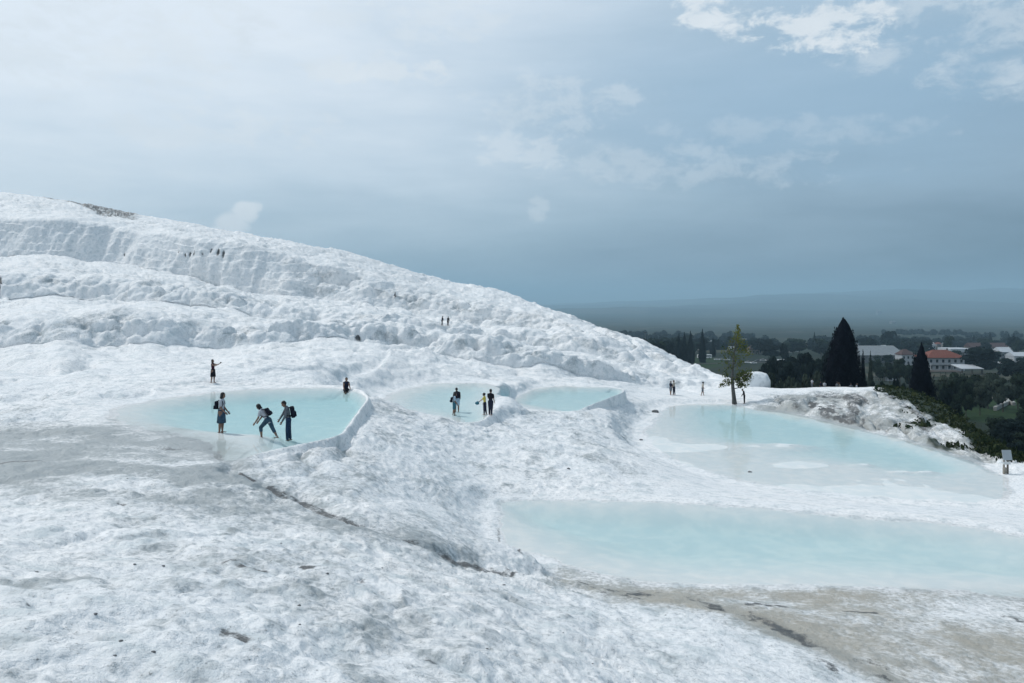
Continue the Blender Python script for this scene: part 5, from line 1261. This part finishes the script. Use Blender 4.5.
# three visitors wading by the upper pool
def hgt(p, n): return p.y / F * n
UP = -5.5
def on_bed(px, py_water, lev):
    """stand on the pool floor where the water line shows at this row"""
    Y = lev * F / (HZ - py_water); x = (px - 512) / F * Y
    return Vector((x, Y, min(ground(x, Y), lev + .02)))
q = on_bed(221.5, 431.5, UP)
w1 = person('woman in a white top and denim skirt side-on at the edge of the upper pool', q, 1.68, 0.05, 0.02, ((.03, .06), (-.05, .04)), ((.12, .55, .05), (.05, .75, .05)), .12, (C_WHITE, 'short'), (C_DENIM, 'skirt'), 'bob', fine=True)
backpack(w1, 'dark backpack on the back of the woman in the denim skirt', k=.82)
q = on_bed(268, 434.5, UP)
w2 = person('woman in a white shirt and rolled jeans stooping forward in mid-stride in the pool', q, 1.62, PI - .15, .62, ((.75, .85), (-.42, .12)), ((.25, .35, .1), (.35, .3, .08)), .25, (C_WHITE, 'short'), (C_DENIM, 'capri'), 'bob', fine=True)
backpack(w2, 'round dark backpack on the stooping woman', k=.85)
q = on_bed(288.5, 429.5, UP)
m3 = person('man in a grey shirt and jeans wading with his head bent in the upper pool', q, 1.74, PI + .35, .16, ((.12, .12), (-.08, .05)), ((.25, .25, .12), (.45, .1, .25)), .35, (C_GREY, 'long'), (C_JEANS, 'trousers'), 'short', fine=True, female=False)
backpack(m3, 'large black backpack on the wading man in the grey shirt', k=1.12)
q = at_px(212.5, 381.5)
w4 = person('woman in a dark dress raising a phone with both arms behind the upper pool', q, max(1.5, hgt(q, 21.5)), -.1, -.06, ((.06, .05), (-.1, .05)), ((1.35, .75, -.2), (1.2, .8, -.2)), -.1, (C_RED, 'none'), (C_BLACK, 'dress'), 'bob')
h0 = (w4['hands'][0] + w4['hands'][1]) / 2
bm = bmesh.new(); box_bm(bm, (0, 0, 0), (.012, .15, .075), 0, .003); o = done(bm, 'phone', C_BLACK); o.location = w4['M'] @ (h0 + Vector((.02, 0, .05))); tag(o, 'dark phone held up by the woman in the dark dress', 'phone')
q = at_px(345, 389.5)
person('person in a dark top sitting on the far rim of the upper pool', q, 1.62, -1.2, .1, ((1.35, 1.45), (1.25, 1.5)), ((.5, .6, .1), (.4, .7, .1)), .15, (C_NAVY, 'none'), (C_BLACK, 'shorts'), 'short', seated=True, sink=.12)
# visitors at the middle pool
MD = -7.7
q = on_bed(454.2, 411.5, MD)
a1 = person('person in pale blue shirt and teal shorts in the middle pool', q, 1.60, .25, .05, ((.12, .1), (-.12, .05)), ((.2, .5, .1), (.1, .4, .1)), .2, (C_LBLUE, 'short'), (C_TEAL, 'shorts'), 'bob')
backpack(a1, 'dark pack on the person in the pale blue shirt', k=.9)
q = on_bed(457.0, 408, MD)
a2 = person('person in a black top and light shorts just behind the one in pale blue', q, 1.74, 1.9, .08, ((.08, .08), (-.06, .05)), ((.2, .5, .15), (.1, .3, .15)), .25, (C_BLACK, 'long'), (C_LBLUE, 'shorts'), 'short', female=False)
o = backpack(a2, 'black pack on the person in the black top in the middle pool', k=.9)
q = at_px(484.3, 413.5)
b1 = person('person in a yellow shirt and dark shorts standing at the rim of the middle pool', q, max(1.45, hgt(q, 22)), PI - .2, .06, ((.06, .05), (-.1, .05)), ((.75, .2, .25), (.1, .4, .15)), .1, (C_YEL, 'short'), (C_NAVY, 'trousers'), 'round')
bm = bmesh.new(); capsule(bm, (0, 0, 0), (.03, 0, .06), .15, .10, 16); capsule(bm, (.0, 0, -.04), (0, 0, -.03), .05, .05); o = done(bm, 'sun_hat', C_TEAL, None, True); o.scale = (1, 1, .8); o.location = b1['M'] @ (b1['hands'][0] + Vector((.04, 0, -.03))); tag(o, 'dark teal sun hat held out by the person in yellow', 'hat')
q = at_px(491.2, 414)
b2 = person('tall man in black seen from behind beside the person in yellow', q, max(1.6, hgt(q, 26)), 1.1, 0, ((.05, .04), (-.06, .04)), ((.3, 1.7, .1), (.1, .3, .1)), .05, (C_BLACK, 'short'), (C_NAVY, 'trousers'), 'short', female=False)
bm = bmesh.new(); box_bm(bm, (0, 0, 0), (.014, .08, .15), 0, .003); o = done(bm, 'phone', C_BLACK); o.location = b2['M'] @ (b2['hands'][0] + Vector((.03, 0, .05))); tag(o, 'small dark phone in the hand of the tall man in black', 'phone')
# on the flat terrace
q = at_px(671, 393.5); person('person in black shirt, left of the close pair on the terrace', q, 1.6, .6, .03, ((.08, .05), (-.08, .05)), ((.1, .3, .1), (.1, .4, .1)), 0, (C_NAVY, 'short'), (C_GREY, 'shorts'), 'short')
q = at_px(674.2, 393.5); person('person in pale shirt and dark trousers, right of the close pair on the terrace', q, 1.68, 2.4, .03, ((.06, .05), (-.06, .05)), ((.1, .3, .1), (.1, .6, .1)), 0, (C_BEIGE, 'short'), (C_NAVY, 'trousers'), 'short', female=False)
q = at_px(703, 394); person('lone person in a beige top and dark hat walking on the white terrace', q, 1.6, .2, .08, ((.3, .2), (-.25, .1)), ((.3, .5, .1), (-.2, .3, .1)), .1, (C_BEIGE, 'short'), (C_GREY, 'shorts'), 'round')
q = at_px(743.3, 402.5); person('person all in black standing with bowed head right beside the slender tree', q, 1.62, PI - .3, .16, ((.05, .06), (-.02, .04)), ((.25, .4, .05), (.2, .5, .05)), .45, (C_BLACK, 'long'), (C_BLACK, 'trousers'), 'short', female=False)
# high on the hill
for px, py, lab, rz in ((443.2, 325, 'tiny dark figure climbing the white cliff, left of two', .6), (448.6, 325, 'tiny dark figure climbing the white cliff, right of two', 1.2)):
    q = at_px(px, py); person(lab, q, 1.5, rz, .2, ((.3, .3), (-.1, .1)), ((.3, .4, .1), (.2, .4, .1)), 0, (C_BLACK, 'long'), (C_BLACK, 'trousers'), 'short')
q = at_px(393, 297); person('tiny lone dark figure crouching high on the white cliff', q, 1.5, .3, .4, ((1.2, 1.9), (1.0, 1.9)), ((.5, .4, .1), (.5, .4, .1)), 0, (C_BLACK, 'long'), (C_BLACK, 'trousers'), 'short')
# at the edge of the terrace by the tallest cypress
for px, tp, lab, rz, t_, b_ in ((812, 380.5, 'visitor in a white shirt by the grey-green bushes left of the tallest cypress', .4, C_WHITE, C_GREY), (821, 381.5, 'visitor in a dark shirt in front of the tallest cypress trunk, left one', 2.0, C_NAVY, C_GREY), (824.5, 381, 'visitor in a pale shirt in front of the tallest cypress, beside one in dark', .9, C_WHITE, C_NAVY),
                                (836.8, 379.5, 'left walker of the pair at the terrace edge under the tallest cypress', .2, C_GREY, C_NAVY), (839.8, 381, 'right walker in beige of the pair under the tallest cypress', 2.6, C_BEIGE, C_BEIGE), (851, 383, 'visitor in grey at the crest of the rough outcrop', 1.2, C_GREY, C_GREY), (856.5, 383, 'visitor in white at the crest of the rough outcrop', -.6, C_WHITE, C_BEIGE)):
    Y = 96.0; x = (px - 512) / F * Y; z0 = ground(x, Y)
    ztop = (HZ - tp) / F * Y
    person(lab, (x, Y, z0), float(np.clip(ztop - z0, 1.45, 1.85)), rz, .04, ((.15, .1), (-.12, .05)), ((.1, .3, .1), (.1, .4, .1)), .05, (t_, 'short'), (b_, 'trousers'), 'short')
